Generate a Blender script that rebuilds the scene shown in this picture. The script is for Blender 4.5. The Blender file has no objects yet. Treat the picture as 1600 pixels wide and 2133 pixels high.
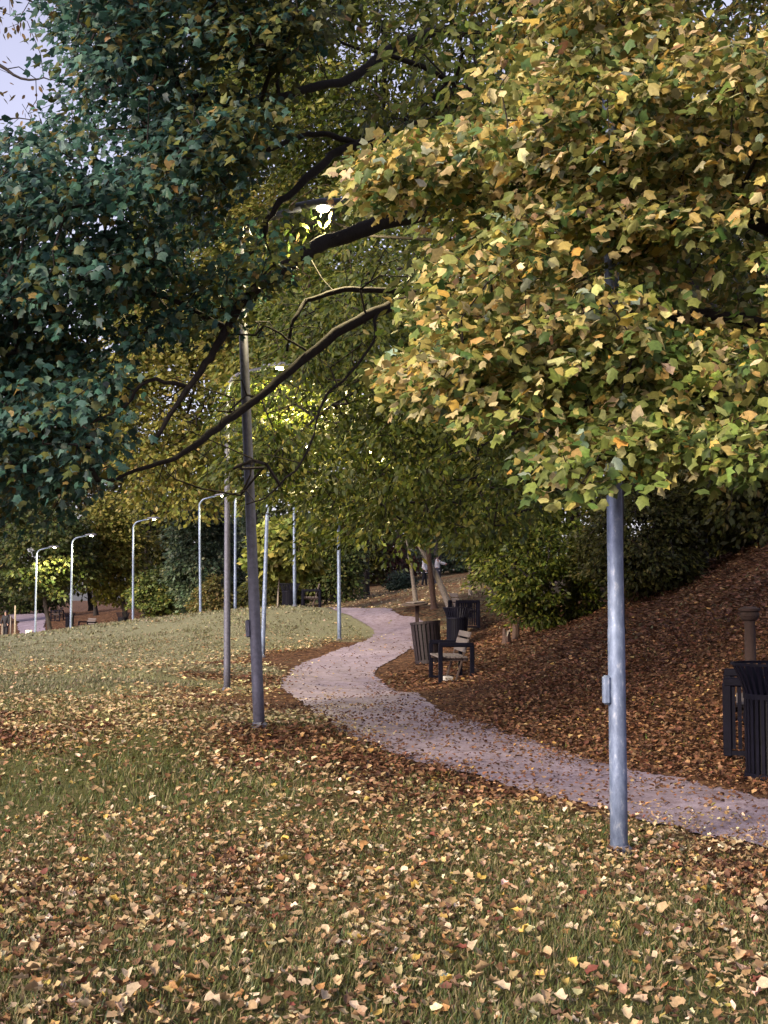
import bpy, math, random
import numpy as np
from mathutils import Vector, Matrix

rng = np.random.default_rng(11)
random.seed(5)
SC = bpy.context.scene
COL = SC.collection
R = math.radians

# ------------------------------------------------------------------ camera
F, CX, CY, HOR, CAMZ = 2700.0, 800.0, 1066.5, 1245.0, 1.5
PITCH = math.atan((HOR - CY) / F)
cam_d = bpy.data.cameras.new('camera')
cam = bpy.data.objects.new('camera', cam_d)
COL.objects.link(cam)
cam.location = (0, 0, CAMZ)
cam.rotation_euler = (math.pi / 2 + PITCH, 0, 0)
cam_d.sensor_fit = 'HORIZONTAL'
cam_d.sensor_width = 36.0
cam_d.lens = 36.0 * F / 1600.0
cam_d.clip_end = 1500
SC.camera = cam

# ------------------------------------------------------------------ light
SUN_EL, SUN_AZ = R(27), R(224)          # azimuth clockwise from +Y: behind the camera, to the left
world = bpy.data.worlds.new('World')
SC.world = world
world.use_nodes = True
wn, wl = world.node_tree.nodes, world.node_tree.links
for n in list(wn): wn.remove(n)
sky = wn.new('ShaderNodeTexSky'); sky.sky_type = 'NISHITA'; sky.sun_disc = False
sky.sun_elevation = SUN_EL; sky.sun_rotation = SUN_AZ
sky.air_density = 1.0; sky.dust_density = 2.5; sky.ozone_density = 2.0
hs = wn.new('ShaderNodeHueSaturation'); hs.inputs['Saturation'].default_value = 0.46
tint = wn.new('ShaderNodeMix'); tint.data_type = 'RGBA'; tint.blend_type = 'MULTIPLY'
tint.inputs[0].default_value = 1.0; tint.inputs[7].default_value = (0.99, 0.89, 1.0, 1)
bg = wn.new('ShaderNodeBackground'); bg.inputs['Strength'].default_value = 0.125
wo = wn.new('ShaderNodeOutputWorld')
wl.new(sky.outputs[0], hs.inputs['Color']); wl.new(hs.outputs[0], tint.inputs[6])
wl.new(tint.outputs[2], bg.inputs['Color']); wl.new(bg.outputs[0], wo.inputs['Surface'])

sun_d = bpy.data.lights.new('sun', 'SUN'); sun_d.energy = 2.3; sun_d.angle = R(10)
sun_d.color = (1.0, 0.82, 0.52)
sun = bpy.data.objects.new('sun', sun_d); COL.objects.link(sun)
sdir = Vector((math.sin(SUN_AZ) * math.cos(SUN_EL), math.cos(SUN_AZ) * math.cos(SUN_EL), math.sin(SUN_EL)))
sun.rotation_euler = sdir.to_track_quat('Z', 'Y').to_euler()
sun.location = (0, -5, 20)

vs = SC.view_settings
vs.view_transform = 'Standard'; vs.look = 'None'; vs.gamma = 1.0; vs.use_curve_mapping = False
vs.exposure = 1.26
SC.cycles.max_bounces = 6; SC.cycles.diffuse_bounces = 3; SC.cycles.glossy_bounces = 2
SC.cycles.transmission_bounces = 3; SC.cycles.caustics_reflective = False; SC.cycles.caustics_refractive = False
LAMP_POWER = 26.0

# ------------------------------------------------------------------ helpers
def un(px, py, d):
    """photo pixel (1600 x 2133) and distance along +Y -> world point"""
    u, v = (px - CX) / F, (CY - py) / F
    dy = math.cos(PITCH) - v * math.sin(PITCH)
    dz = math.sin(PITCH) + v * math.cos(PITCH)
    t = d / dy
    return np.array([u * t, d, CAMZ + dz * t])

def unv(px, py, d):
    u, v = (px - CX) / F, (CY - py) / F
    dy = math.cos(PITCH) - v * math.sin(PITCH)
    dz = math.sin(PITCH) + v * math.cos(PITCH)
    t = d / dy
    return np.stack([u * t, np.broadcast_to(d, t.shape), CAMZ + dz * t], 1)

def proj(P):
    P = np.atleast_2d(P)
    y, z = P[:, 1], P[:, 2] - CAMZ
    f = y * math.cos(PITCH) + z * math.sin(PITCH)
    up = -y * math.sin(PITCH) + z * math.cos(PITCH)
    f = np.maximum(f, 1e-3)
    return CX + F * P[:, 0] / f, CY - F * up / f, f

def tag(o, label=None, cat=None, group=None, kind=None):
    if label: o['label'] = label
    if cat: o['category'] = cat
    if group: o['group'] = group
    if kind: o['kind'] = kind
    return o

def empty(name, loc, rot=(0, 0, 0)):
    o = bpy.data.objects.new(name, None)
    o.empty_display_size = 0.2
    o.location = loc; o.rotation_euler = rot
    COL.objects.link(o)
    return o

def link(name, me, parent=None, mat=None, smooth=False):
    if mat is not None and not me.materials: me.materials.append(mat)
    o = bpy.data.objects.new(name, me)
    COL.objects.link(o)
    if parent is not None: o.parent = parent
    if smooth: me.polygons.foreach_set('use_smooth', np.ones(len(me.polygons), dtype=bool))
    return o

def np_mesh(name, V, faces, col=None):
    """faces: (n,3) or (n,4) int array, or list of such arrays"""
    me = bpy.data.meshes.new(name)
    if not isinstance(faces, list): faces = [faces]
    faces = [np.asarray(f, dtype=np.int32) for f in faces if len(f)]
    nl = sum(f.size for f in faces); nf = sum(len(f) for f in faces)
    me.vertices.add(len(V)); me.vertices.foreach_set('co', np.asarray(V, dtype=np.float32).ravel())
    me.loops.add(nl); me.loops.foreach_set('vertex_index', np.concatenate([f.ravel() for f in faces]))
    me.polygons.add(nf)
    tot = np.concatenate([np.full(len(f), f.shape[1], dtype=np.int32) for f in faces])
    st = np.zeros(nf, dtype=np.int32); st[1:] = np.cumsum(tot)[:-1]
    me.polygons.foreach_set('loop_start', st)
    me.update(calc_edges=True)
    if col is not None:
        a = me.color_attributes.new('Col', 'FLOAT_COLOR', 'POINT')
        c4 = np.ones((len(V), 4), dtype=np.float32); c4[:, :3] = col
        a.data.foreach_set('color', c4.ravel())
    return me

class MB:
    """collects boxes, tubes, lathes; build() links ONE mesh object"""
    def __init__(s): s.v = []; s.f = []
    def add(s, verts, faces):
        b = len(s.v); s.v += [tuple(map(float, v)) for v in verts]; s.f += [tuple(i + b for i in f) for f in faces]
    def box(s, c, size, rot=None, bev=0.0):
        hx, hy, hz = [k / 2 for k in size]
        if bev <= 0:
            pts = [(x, y, z) for z in (-hz, hz) for y in (-hy, hy) for x in (-hx, hx)]
            fs = [(0, 2, 3, 1), (4, 5, 7, 6), (0, 1, 5, 4), (2, 6, 7, 3), (0, 4, 6, 2), (1, 3, 7, 5)]
        else:
            b = bev; pts = []; fs = []
            prof = lambda ax, ay: [(-ax, -ay + b), (-ax + b, -ay), (ax - b, -ay), (ax, -ay + b), (ax, ay - b), (ax - b, ay), (-ax + b, ay), (-ax, ay - b)]
            for z, ins in ((-hz, b), (-hz + b, 0), (hz - b, 0), (hz, b)):
                pts += [(x, y, z) for x, y in prof(hx - ins, hy - ins)]
            for k in range(3):
                for i in range(8): fs.append((k * 8 + i, k * 8 + (i + 1) % 8, k * 8 + 8 + (i + 1) % 8, k * 8 + 8 + i))
            fs += [tuple(range(7, -1, -1)), tuple(range(24, 32))]
        M = rot if rot is not None else Matrix.Identity(3)
        c = Vector(c)
        s.add([M @ Vector(p) + c for p in pts], fs)
    def tube(s, pts, rad, n=8, cap=True):
        V, Fc = tube_np(np.array(pts, float), np.array(rad, float) if np.ndim(rad) else np.full(len(pts), rad), n)
        b = len(s.v); s.v += [tuple(v) for v in V]; s.f += [tuple(int(i) + b for i in f) for f in Fc]
        if cap:
            s.f.append(tuple(b + i for i in range(n - 1, -1, -1)))
            m = b + n * (len(pts) - 1); s.f.append(tuple(m + i for i in range(n)))
    def lathe(s, prof, n=20, c=(0, 0, 0)):
        pts = []; fs = []
        for r, z in prof:
            pts += [(c[0] + r * math.cos(2 * math.pi * i / n), c[1] + r * math.sin(2 * math.pi * i / n), c[2] + z) for i in range(n)]
        for k in range(len(prof) - 1):
            for i in range(n): fs.append((k * n + i, k * n + (i + 1) % n, k * n + n + (i + 1) % n, k * n + n + i))
        s.add(pts, fs)
    def mesh(s, name, mat):
        me = bpy.data.meshes.new(name); me.from_pydata(s.v, [], s.f); me.update(); me.materials.append(mat)
        return me
    def build(s, name, mat, parent=None, smooth=False):
        return link(name, s.mesh(name, mat), parent, None, smooth)

def tube_np(P, rad, n=6):
    T = np.gradient(P, axis=0); T /= np.linalg.norm(T, axis=1, keepdims=True) + 1e-9
    ref = np.array([0.13, 0.21, 0.97]) if abs(T[0, 2]) < 0.8 else np.array([0.97, 0.13, 0.21])
    V = []
    a = np.arange(n) * 2 * math.pi / n
    for p, t, r in zip(P, T, rad):
        x = np.cross(t, ref); x /= np.linalg.norm(x) + 1e-9
        y = np.cross(t, x)
        V.append(p + r * (np.cos(a)[:, None] * x + np.sin(a)[:, None] * y))
    V = np.concatenate(V)
    Fc = []
    for k in range(len(P) - 1):
        i = np.arange(n); j = (i + 1) % n
        Fc.append(np.stack([k * n + i, k * n + j, (k + 1) * n + j, (k + 1) * n + i], 1))
    return V, np.concatenate(Fc)

def smooth_line(P, m=6):
    P = np.array(P, float); out = []
    Q = np.vstack([2 * P[0] - P[1], P, 2 * P[-1] - P[-2]])
    for i in range(1, len(Q) - 2):
        for t in np.linspace(0, 1, m, endpoint=False):
            a, b, c, d = Q[i - 1], Q[i], Q[i + 1], Q[i + 2]
            out.append(0.5 * (2 * b + (c - a) * t + (2 * a - 5 * b + 4 * c - d) * t * t + (3 * b - a - 3 * c + d) * t ** 3))
    out.append(Q[-2])
    return np.array(out)

def nrm(A): return A / (np.linalg.norm(A, axis=-1, keepdims=True) + 1e-9)

def vnoise(P, scale, seed=0):
    """cheap smooth value noise in [0,1], any dimension 2 or 3"""
    Q = np.atleast_2d(P) / scale + 37.7 * (seed + 1)
    i = np.floor(Q).astype(np.int64); f = Q - i; f = f * f * (3 - 2 * f)
    dim = Q.shape[1]; tot = 0
    for c in range(2 ** dim):
        w = 1; h = np.zeros(len(Q), dtype=np.int64) + seed * 7919
        for k in range(dim):
            b = (c >> k) & 1
            w = w * (f[:, k] if b else 1 - f[:, k])
            h = h * 1664525 + (i[:, k] + b) * (73856093 if k == 0 else 19349663 if k == 1 else 83492791) + 1013904223
        h = (h ^ (h >> 13)) * 1274126177; h = (h ^ (h >> 16)) & 0xFFFF
        tot = tot + w * (h / 65535.0)
    return tot

# ------------------------------------------------------------------ materials
def mat(name):
    m = bpy.data.materials.new(name); m.use_nodes = True
    nt = m.node_tree; b = nt.nodes['Principled BSDF']
    return m, nt.nodes, nt.links, b

def noise(N, L, scale, detail=4, rough=0.6, vec=None, dist=0.0):
    n = N.new('ShaderNodeTexNoise'); n.inputs['Scale'].default_value = scale
    n.inputs['Detail'].default_value = detail; n.inputs['Roughness'].default_value = rough
    n.inputs['Distortion'].default_value = dist
    if vec is not None: L.new(vec, n.inputs['Vector'])
    return n

def ramp(N, L, src, stops):
    r = N.new('ShaderNodeValToRGB'); e = r.color_ramp.elements
    while len(e) < len(stops): e.new(0.5)
    for k, (p, c) in enumerate(stops): e[k].position = p; e[k].color = (*c, 1)
    L.new(src, r.inputs[0])
    return r

def bump(N, L, src, b, strength, dist):
    k = N.new('ShaderNodeBump'); k.inputs['Strength'].default_value = strength; k.inputs['Distance'].default_value = dist
    L.new(src, k.inputs['Height']); L.new(k.outputs[0], b.inputs['Normal'])

def simple(name, color, rough=0.6, metal=0.0, var=0.25, scale=14, bumpd=0.0, spec=.5):
    m, N, L, b = mat(name)
    tc = N.new('ShaderNodeTexCoord')
    n = noise(N, L, scale, 6, 0.65, tc.outputs['Object'])
    lo = tuple(c * (1 - var) for c in color); hi = tuple(min(1, c * (1 + var)) for c in color)
    r = ramp(N, L, n.outputs[0], [(0.3, lo), (0.7, hi)])
    L.new(r.outputs[0], b.inputs['Base Color'])
    b.inputs['Roughness'].default_value = rough; b.inputs['Metallic'].default_value = metal
    b.inputs['Specular IOR Level'].default_value = spec
    if bumpd: bump(N, L, n.outputs[0], b, 0.6, bumpd)
    return m

def leaf_mat(name, source, trans=0.35, rough=0.5):
    m, N, L, b = mat(name)
    if source == 'attr':
        a = N.new('ShaderNodeVertexColor'); a.layer_name = 'Col'; col = a.outputs['Color']
    else:
        a = N.new('ShaderNodeObjectInfo'); col = a.outputs['Color']
    tc = N.new('ShaderNodeNewGeometry')
    n = noise(N, L, 60, 3, 0.6, tc.outputs['Position'])
    r = ramp(N, L, n.outputs[0], [(0.3, (0.72, 0.70, 0.66)), (0.7, (1.15, 1.12, 1.05))])
    mx = N.new('ShaderNodeMix'); mx.data_type = 'RGBA'; mx.blend_type = 'MULTIPLY'; mx.inputs[0].default_value = 1
    L.new(col, mx.inputs[6]); L.new(r.outputs[0], mx.inputs[7])
    L.new(mx.outputs[2], b.inputs['Base Color'])
    b.inputs['Roughness'].default_value = rough
    b.inputs['Specular IOR Level'].default_value = 0.3
    t = N.new('ShaderNodeBsdfTranslucent'); L.new(mx.outputs[2], t.inputs['Color'])
    ms = N.new('ShaderNodeMixShader'); ms.inputs[0].default_value = trans
    out = [k for k in N if k.type == 'OUTPUT_MATERIAL'][0]
    L.new(b.outputs[0], ms.inputs[1]); L.new(t.outputs[0], ms.inputs[2]); L.new(ms.outputs[0], out.inputs['Surface'])
    return m

M = {}
M['leaf'] = leaf_mat('leaf_foliage', 'attr')
M['leaf_obj'] = leaf_mat('leaf_single', 'obj')
M['dry'] = leaf_mat('dry_leaf', 'attr', 0.12, 0.65)
M['dry_obj'] = leaf_mat('dry_leaf_single', 'obj', 0.12, 0.65)
M['grass'] = leaf_mat('grass_blade', 'attr', 0.25, 0.6)
M['bark'] = simple('bark_dark', (0.016, 0.012, 0.012), 0.9, 0, 0.5, 30, 0.01)
M['bark_pale'] = simple('bark_pale', (0.22, 0.19, 0.16), 0.9, 0, 0.4, 25, 0.01)
M['bark_red'] = simple('bark_brown', (0.075, 0.045, 0.035), 0.9, 0, 0.4, 25, 0.01)
M['iron'] = simple('painted_iron', (0.004, 0.004, 0.010), 0.55, 0.0, 0.4, 20, spec=.1)
M['iron_brown'] = simple('painted_iron_brown', (0.018, 0.013, 0.016), 0.55, 0.0, 0.4, 20, spec=.25)
M['liner'] = simple('bin_liner', (0.008, 0.008, 0.01), 0.7)
M['wood'] = simple('bench_wood', (0.11, 0.092, 0.09), 0.7, 0, 0.3, 18, 0.002)
M['wood_dark'] = simple('bench_wood_dark', (0.045, 0.028, 0.024), 0.7, 0, 0.3, 18, 0.002)
M['wood_red'] = simple('red_brown_wood', (0.018, 0.008, 0.008), 0.9, 0, 0.4, 18, 0.002)
M['white'] = simple('white_plastic', (0.75, 0.75, 0.73), 0.5, 0, 0.08)
M['paper'] = simple('pale_card', (0.36, 0.34, 0.33), 0.8, 0, 0.1)
M['skin'] = simple('skin', (0.45, 0.28, 0.21), 0.6, 0, 0.1)
M['shirt'] = simple('white_cotton', (0.78, 0.77, 0.78), 0.8, 0, 0.06)
M['cloth_dark'] = simple('dark_cloth', (0.018, 0.018, 0.024), 0.85, 0, 0.3)
M['cloth_navy'] = simple('grey_cloth', (0.10, 0.10, 0.13), 0.85, 0, 0.2)
M['hair'] = simple('dark_hair', (0.02, 0.015, 0.012), 0.6)
M['black'] = simple('black_band', (0.01, 0.01, 0.012), 0.6)

def galv():
    m, N, L, b = mat('galvanised_steel')
    tc = N.new('ShaderNodeTexCoord')
    mp = N.new('ShaderNodeMapping'); mp.inputs['Scale'].default_value = (1, 1, 0.45); L.new(tc.outputs['Object'], mp.inputs['Vector'])
    n1 = noise(N, L, 26, 8, 0.7, mp.outputs[0]); n2 = noise(N, L, 4, 5, 0.6, mp.outputs[0])
    r1 = ramp(N, L, n1.outputs[0], [(0.38, (0.12, 0.16, 0.26)), (0.56, (0.185, 0.24, 0.37)), (0.66, (0.36, 0.41, 0.52))])
    r2 = ramp(N, L, n2.outputs[0], [(0.35, (0.75, 0.75, 0.76)), (0.65, (1.1, 1.1, 1.1))])
    mx = N.new('ShaderNodeMix'); mx.data_type = 'RGBA'; mx.blend_type = 'MULTIPLY'; mx.inputs[0].default_value = 1
    L.new(r1.outputs[0], mx.inputs[6]); L.new(r2.outputs[0], mx.inputs[7]); L.new(mx.outputs[2], b.inputs['Base Color'])
    b.inputs['Metallic'].default_value = 0.35; b.inputs['Roughness'].default_value = 0.52
    bump(N, L, n1.outputs[0], b, 0.15, 0.002)
    return m
M['galv'] = galv()
M['galv_dark'] = simple('weathered_steel', (0.115, 0.12, 0.165), 0.55, 0.3, 0.3, 22)

def lens_mat():
    m, N, L, b = mat('lamp_lens')
    b.inputs['Base Color'].default_value = (0.9, 0.85, 0.7, 1)
    b.inputs['Emission Color'].default_value = (1.0, 0.86, 0.50, 1)
    b.inputs['Emission Strength'].default_value = 40.0
    return m
M['lens'] = lens_mat()

def ground_mat():
    m, N, L, b = mat('park_ground')
    g = N.new('ShaderNodeNewGeometry'); pos = g.outputs['Position']
    a = N.new('ShaderNodeVertexColor'); a.layer_name = 'Col'       # r: litter share, g: mown lawn share
    sep = N.new('ShaderNodeSeparateColor'); L.new(a.outputs['Color'], sep.inputs[0])
    n1 = noise(N, L, 3.0, 8, 0.7, pos); n2 = noise(N, L, 35, 6, 0.75, pos)
    v = N.new('ShaderNodeTexVoronoi'); v.inputs['Scale'].default_value = 14; v.inputs['Randomness'].default_value = 1
    L.new(pos, v.inputs['Vector'])
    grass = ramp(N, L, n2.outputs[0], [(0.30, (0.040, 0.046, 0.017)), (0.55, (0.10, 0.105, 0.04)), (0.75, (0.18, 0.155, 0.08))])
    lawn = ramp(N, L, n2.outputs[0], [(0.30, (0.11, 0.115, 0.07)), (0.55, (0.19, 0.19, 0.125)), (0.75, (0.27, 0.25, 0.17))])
    vs_ = N.new('ShaderNodeSeparateColor'); L.new(v.outputs['Color'], vs_.inputs[0])
    litter = ramp(N, L, vs_.outputs[0], [(0.0, (0.022, 0.013, 0.010)), (0.4, (0.062, 0.031, 0.019)), (0.75, (0.115, 0.058, 0.033)), (1.0, (0.18, 0.105, 0.06))])
    def mixc(fac, A, B):
        x = N.new('ShaderNodeMix'); x.data_type = 'RGBA'
        L.new(fac, x.inputs[0]); L.new(A, x.inputs[6]); L.new(B, x.inputs[7]); return x.outputs[2]
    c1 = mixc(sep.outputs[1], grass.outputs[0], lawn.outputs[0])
    ad = N.new('ShaderNodeMath'); ad.operation = 'MULTIPLY_ADD'; L.new(n1.outputs[0], ad.inputs[0]); ad.inputs[1].default_value = 0.9
    L.new(sep.outputs[0], ad.inputs[2])
    sb = N.new('ShaderNodeMapRange'); sb.inputs[1].default_value = 0.72; sb.inputs[2].default_value = 1.05; L.new(ad.outputs[0], sb.inputs[0])
    c2 = mixc(sb.outputs[0], c1, litter.outputs[0])
    L.new(c2, b.inputs['Base Color']); b.inputs['Roughness'].default_value = 0.95
    b.inputs['Specular IOR Level'].default_value = 0.1
    bump(N, L, n2.outputs[0], b, 0.9, 0.03)
    return m
M['ground'] = ground_mat()

def path_mat():
    m, N, L, b = mat('gravel_path')
    g = N.new('ShaderNodeNewGeometry'); pos = g.outputs['Position']
    n1 = noise(N, L, 90, 6, 0.75, pos); n2 = noise(N, L, 1.1, 6, 0.6, pos); n3 = noise(N, L, 9, 7, 0.7, pos)
    c1 = ramp(N, L, n1.outputs[0], [(0.32, (0.13, 0.108, 0.145)), (0.52, (0.24, 0.205, 0.265)), (0.72, (0.36, 0.325, 0.39))])
    c2 = ramp(N, L, n2.outputs[0], [(0.32, (0.80, 0.76, 0.79)), (0.66, (1.22, 1.21, 1.25))])
    c3 = ramp(N, L, n3.outputs[0], [(0.35, (0.62, 0.55, 0.52)), (0.55, (1, 1, 1))])
    def mul(A, B):
        x = N.new('ShaderNodeMix'); x.data_type = 'RGBA'; x.blend_type = 'MULTIPLY'; x.inputs[0].default_value = 1
        L.new(A, x.inputs[6]); L.new(B, x.inputs[7]); return x.outputs[2]
    L.new(mul(mul(c1.outputs[0], c2.outputs[0]), c3.outputs[0]), b.inputs['Base Color'])
    b.inputs['Roughness'].default_value = 0.7
    b.inputs['Specular IOR Level'].default_value = 0.45
    bump(N, L, n1.outputs[0], b, 0.5, 0.006)
    return m
M['path'] = path_mat()

# ------------------------------------------------------------------ terrain
CP = [tuple(un(*p)) for p in [
    (1290, 1775, 7.7), (540, 1520, 12.6), (473, 1437, 20.5), (547, 1372, 28.5), (707, 1335, 32), (614, 1265, 37),
    (490, 1280, 43), (418, 1298, 46.7), (277, 1318, 52), (147, 1333, 56.5), (75, 1340, 61),
    (800, 1480, 15), (690, 1400, 24), (800, 1350, 30), (840, 1300, 34), (780, 1270, 38),
    (868, 1262, 36), (905, 1265, 35), (940, 1258, 36), (980, 1240, 40), (1000, 1206, 60), (950, 1210, 72), (888, 1222, 74),
    (935, 1415, 23.5), (1000, 1350, 27), (1060, 1340, 26), (885, 1385, 25.5), (950, 1347, 31),
    (1280, 1310, 22), (1430, 1250, 22), (1600, 1300, 16), (1600, 1135, 24), (1600, 1620, 10.6), (1600, 1568, 12), (1520, 1590, 11.5),
    (1200, 1480, 14.5), (1100, 1400, 20), (0, 1380, 30), (200, 1375, 30), (0, 1345, 48), (300, 1400, 22), (0, 1450, 18),
    (70, 1332, 75), (70, 1290, 95), (280, 1300, 68), (280, 1266, 86), (400, 1275, 68), (740, 1243, 70), (620, 1262, 60), (1150, 1160, 50)]]
CP += [(x, y, 0.0) for x in (-7, -2.5, 2.5) for y in (0, 4, 8)] + [(6, 2, 0.1), (0, -12, 0), (-15, -10, 0), (15, -10, .4),
      (760 / F * 46 - 13.6, 46, 1.0), (-12, 12, 0), (-16, 25, -.1), (-28, 45, -.9), (9, 12, 1.6), (16, 14, 3.4), (16, 30, 5), (25, 20, 6.5), (25, 50, 7),
      (-40, 98, .3), (0, 100, 3), (40, 95, 8), (-55, 55, -.5), (50, 60, 10), (-55, 10, 0), (50, 10, 9), (-18.5, 67, -1.35), (-11.5, 60, -.25), (-26, 66, -1.6)]
CP = np.array(CP)
def tps_fit(P, lam=0.02):
    n = len(P); xy = P[:, :2]
    d2 = ((xy[:, None] - xy[None]) ** 2).sum(-1)
    K = 0.5 * d2 * np.log(d2 + 1e-9) + lam * np.eye(n)
    A = np.zeros((n + 3, n + 3)); A[:n, :n] = K
    A[:n, n] = 1; A[:n, n + 1:] = xy; A[n, :n] = 1; A[n + 1:, :n] = xy.T
    return np.linalg.solve(A, np.concatenate([P[:, 2], [0, 0, 0]]))
TW = tps_fit(CP)
def hgt(x, y):
    x = np.atleast_1d(np.asarray(x, float)); y = np.atleast_1d(np.asarray(y, float))
    x = np.clip(x, -55, 50); y = np.clip(y, -12, 100)
    out = np.empty(len(x))
    for s in range(0, len(x), 60000):
        a, b = x[s:s + 60000], y[s:s + 60000]
        d2 = (a[:, None] - CP[:, 0]) ** 2 + (b[:, None] - CP[:, 1]) ** 2
        out[s:s + 60000] = (0.5 * d2 * np.log(d2 + 1e-9)) @ TW[:len(CP)] + TW[len(CP)] + TW[-2] * a + TW[-1] * b
    bump_ = 0.05 * (vnoise(np.stack([x, y], 1), 1.3, 3) - .5) + 0.03 * (vnoise(np.stack([x, y], 1), 0.45, 4) - .5)
    mask = np.clip((x - 2.8) / 1.5, 0, 1) * np.clip((y - 11.5) / 3, 0, 1) * (y < 60)
    bump_ = bump_ + mask * (.20 * (vnoise(np.stack([x, y], 1), 1.7, 6) - .5) + .10 * (vnoise(np.stack([x, y], 1), .6, 7) - .5))
    return out + bump_
def h1(x, y): return float(hgt(x, y)[0])
def hit(px, py):
    ds = np.concatenate([np.arange(2.5, 40, 0.05), np.arange(40, 120, 0.2)])
    P = unv(np.full(len(ds), float(px)), np.full(len(ds), float(py)), ds)
    k = np.nonzero(hgt(P[:, 0], P[:, 1]) >= P[:, 2])[0]
    k = k[0] if len(k) else len(ds) - 1
    return P[k]

# path edges (traced, laid on the terrain)
def polyhit(pts): return np.array([hit(*p)[:2] for p in pts])
def resamp(P, n):
    P = np.array(P, float); s = np.concatenate([[0], np.cumsum(np.linalg.norm(np.diff(P, axis=0), axis=1))])
    t = np.linspace(0, s[-1], n)
    return np.stack([np.interp(t, s, P[:, 0]), np.interp(t, s, P[:, 1])], 1)
Lp = [(3100, 2130), (2300, 1930), (1600, 1772), (1300, 1702), (1050, 1640), (800, 1565), (680, 1505), (615, 1455), (588, 1430), (602, 1402), (640, 1380), (700, 1357), (745, 1341), (776, 1326), (776, 1312), (752, 1296), (722, 1281), (695, 1271)]
Rp = [(3100, 1985), (2300, 1815), (1600, 1668), (1400, 1622), (1250, 1590), (1100, 1542), (1000, 1508), (900, 1470), (840, 1445), (800, 1425), (780, 1408), (786, 1393), (825, 1371), (862, 1352), (885, 1330), (890, 1308), (868, 1287), (820, 1276)]
Lw = polyhit(Lp); Rw = polyhit(Rp)
Lw = np.vstack([Lw, [Lw[-1] + (-1.3, 4), Lw[-1] + (-5, 9)]]); Rw = np.vstack([Rw, [Rw[-1] + (-.9, 4), Rw[-1] + (-4.5, 11)]])
def sm2(P):
    Q = smooth_line(np.hstack([P, np.zeros((len(P), 1))]), 8)[:, :2]
    return Q
# matched stations: same number of control points, so sample each span alike
Lc, Rc = sm2(Lw), sm2(Rw)
PC = (Lc + Rc) / 2; PW = np.linalg.norm(Lc - Rc, axis=1) / 2
def path_dist(x, y):
    """signed distance to the path edge (negative on it) and side (+1 = lawn side)"""
    n = len(x); best = np.full(n, 1e9); side = np.ones(n); wd = np.ones(n)
    T = np.gradient(PC, axis=0)
    for k in range(0, len(PC), 1):
        dx, dy = x - PC[k, 0], y - PC[k, 1]
        d = np.hypot(dx, dy) - PW[k] * 0.96
        m = d < best
        best[m] = d[m]; side[m] = np.sign(T[k, 0] * dy[m] - T[k, 1] * dx[m])
    return best, side

def graded(lo, hi, fine_lo, fine_hi, step, grow=1.12, mx=12):
    a = list(np.arange(fine_lo, fine_hi + 1e-6, step)); s = step
    while a[-1] < hi: s = min(s * grow, mx); a.append(a[-1] + s)
    s = step
    while a[0] > lo: s = min(s * grow, mx); a.insert(0, a[0] - s)
    return np.array(a)
gx = graded(-320, 320, -6, 7, 0.19); gy = graded(-60, 420, 3, 26, 0.19, 1.06)
GX, GY = np.meshgrid(gx, gy)
gz = hgt(GX.ravel(), GY.ravel())
GV = np.stack([GX.ravel(), GY.ravel(), gz], 1)
nx, ny = len(gx), len(gy)
ii = (np.arange(ny - 1)[:, None] * nx + np.arange(nx - 1)[None]).ravel()
gf = np.stack([ii, ii + 1, ii + nx + 1, ii + nx], 1)
def litter_share(x, y):
    d, side = path_dist(x, y)
    n = vnoise(np.stack([x, y], 1), 1.1, 9); n2 = vnoise(np.stack([x, y], 1), 0.4, 12)
    lawn_side = np.clip(1.0 - d / (1.6 + 1.6 * n), 0, 1) * 0.95
    fore = np.clip((10.8 - y) / 2.0, 0, 1) * (0.46 - .24 * np.exp(-((y - 9.2) / 1.0) ** 2) * np.clip((1.2 - x) / .8, 0, 1)) + np.clip((20 - y) / 4, 0, 1) * np.clip((y - 10) / 2, 0, 1) * 0.6
    fore = fore + np.clip((y - 20) / 2, 0, 1) * np.clip((27 - y) / 6, 0, 1) * 0.3
    band = np.exp(-((y - 12.2) / 1.2) ** 2) * np.clip((x + 3.2) / 1.5, 0, 1) * 0.75
    L_ = np.maximum(np.maximum(lawn_side * np.clip((34 - y) / 4, 0.0, 1), fore), band) * (0.25 + 1.25 * n) * (0.6 + 0.8 * n2)
    L_ = np.where(y > 27, np.maximum(L_, 0.05 + .13 * np.clip((x + 9) / 3, 0, 1)), L_)
    L_ = np.maximum(L_, np.clip((y - 50.5 + x * .68) / 3, 0, 1) * np.clip((-5 - x) / 3, 0, 1))
    Rt = np.where(y < 31, 1.0, 0.22) * (0.8 + 0.3 * n)
    Rt = np.where((y >= 31), np.maximum(0.5, 1 - (y - 31) / 3) * (0.8 + .3 * n), Rt)
    s = np.where(side > 0, L_, Rt)
    s = np.maximum(s, np.clip((y - 50.5 + x * .68) / 3, 0, 1) * np.clip((-5 - x) / 3, 0, 1))
    return np.clip(s, 0, 1), d, side
ls, pd, psd = litter_share(GX.ravel(), GY.ravel())
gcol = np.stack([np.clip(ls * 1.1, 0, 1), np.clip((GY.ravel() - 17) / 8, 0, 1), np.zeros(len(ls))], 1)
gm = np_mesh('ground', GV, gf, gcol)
tag(link('ground', gm, None, M['ground'], True), kind='structure')

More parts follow.
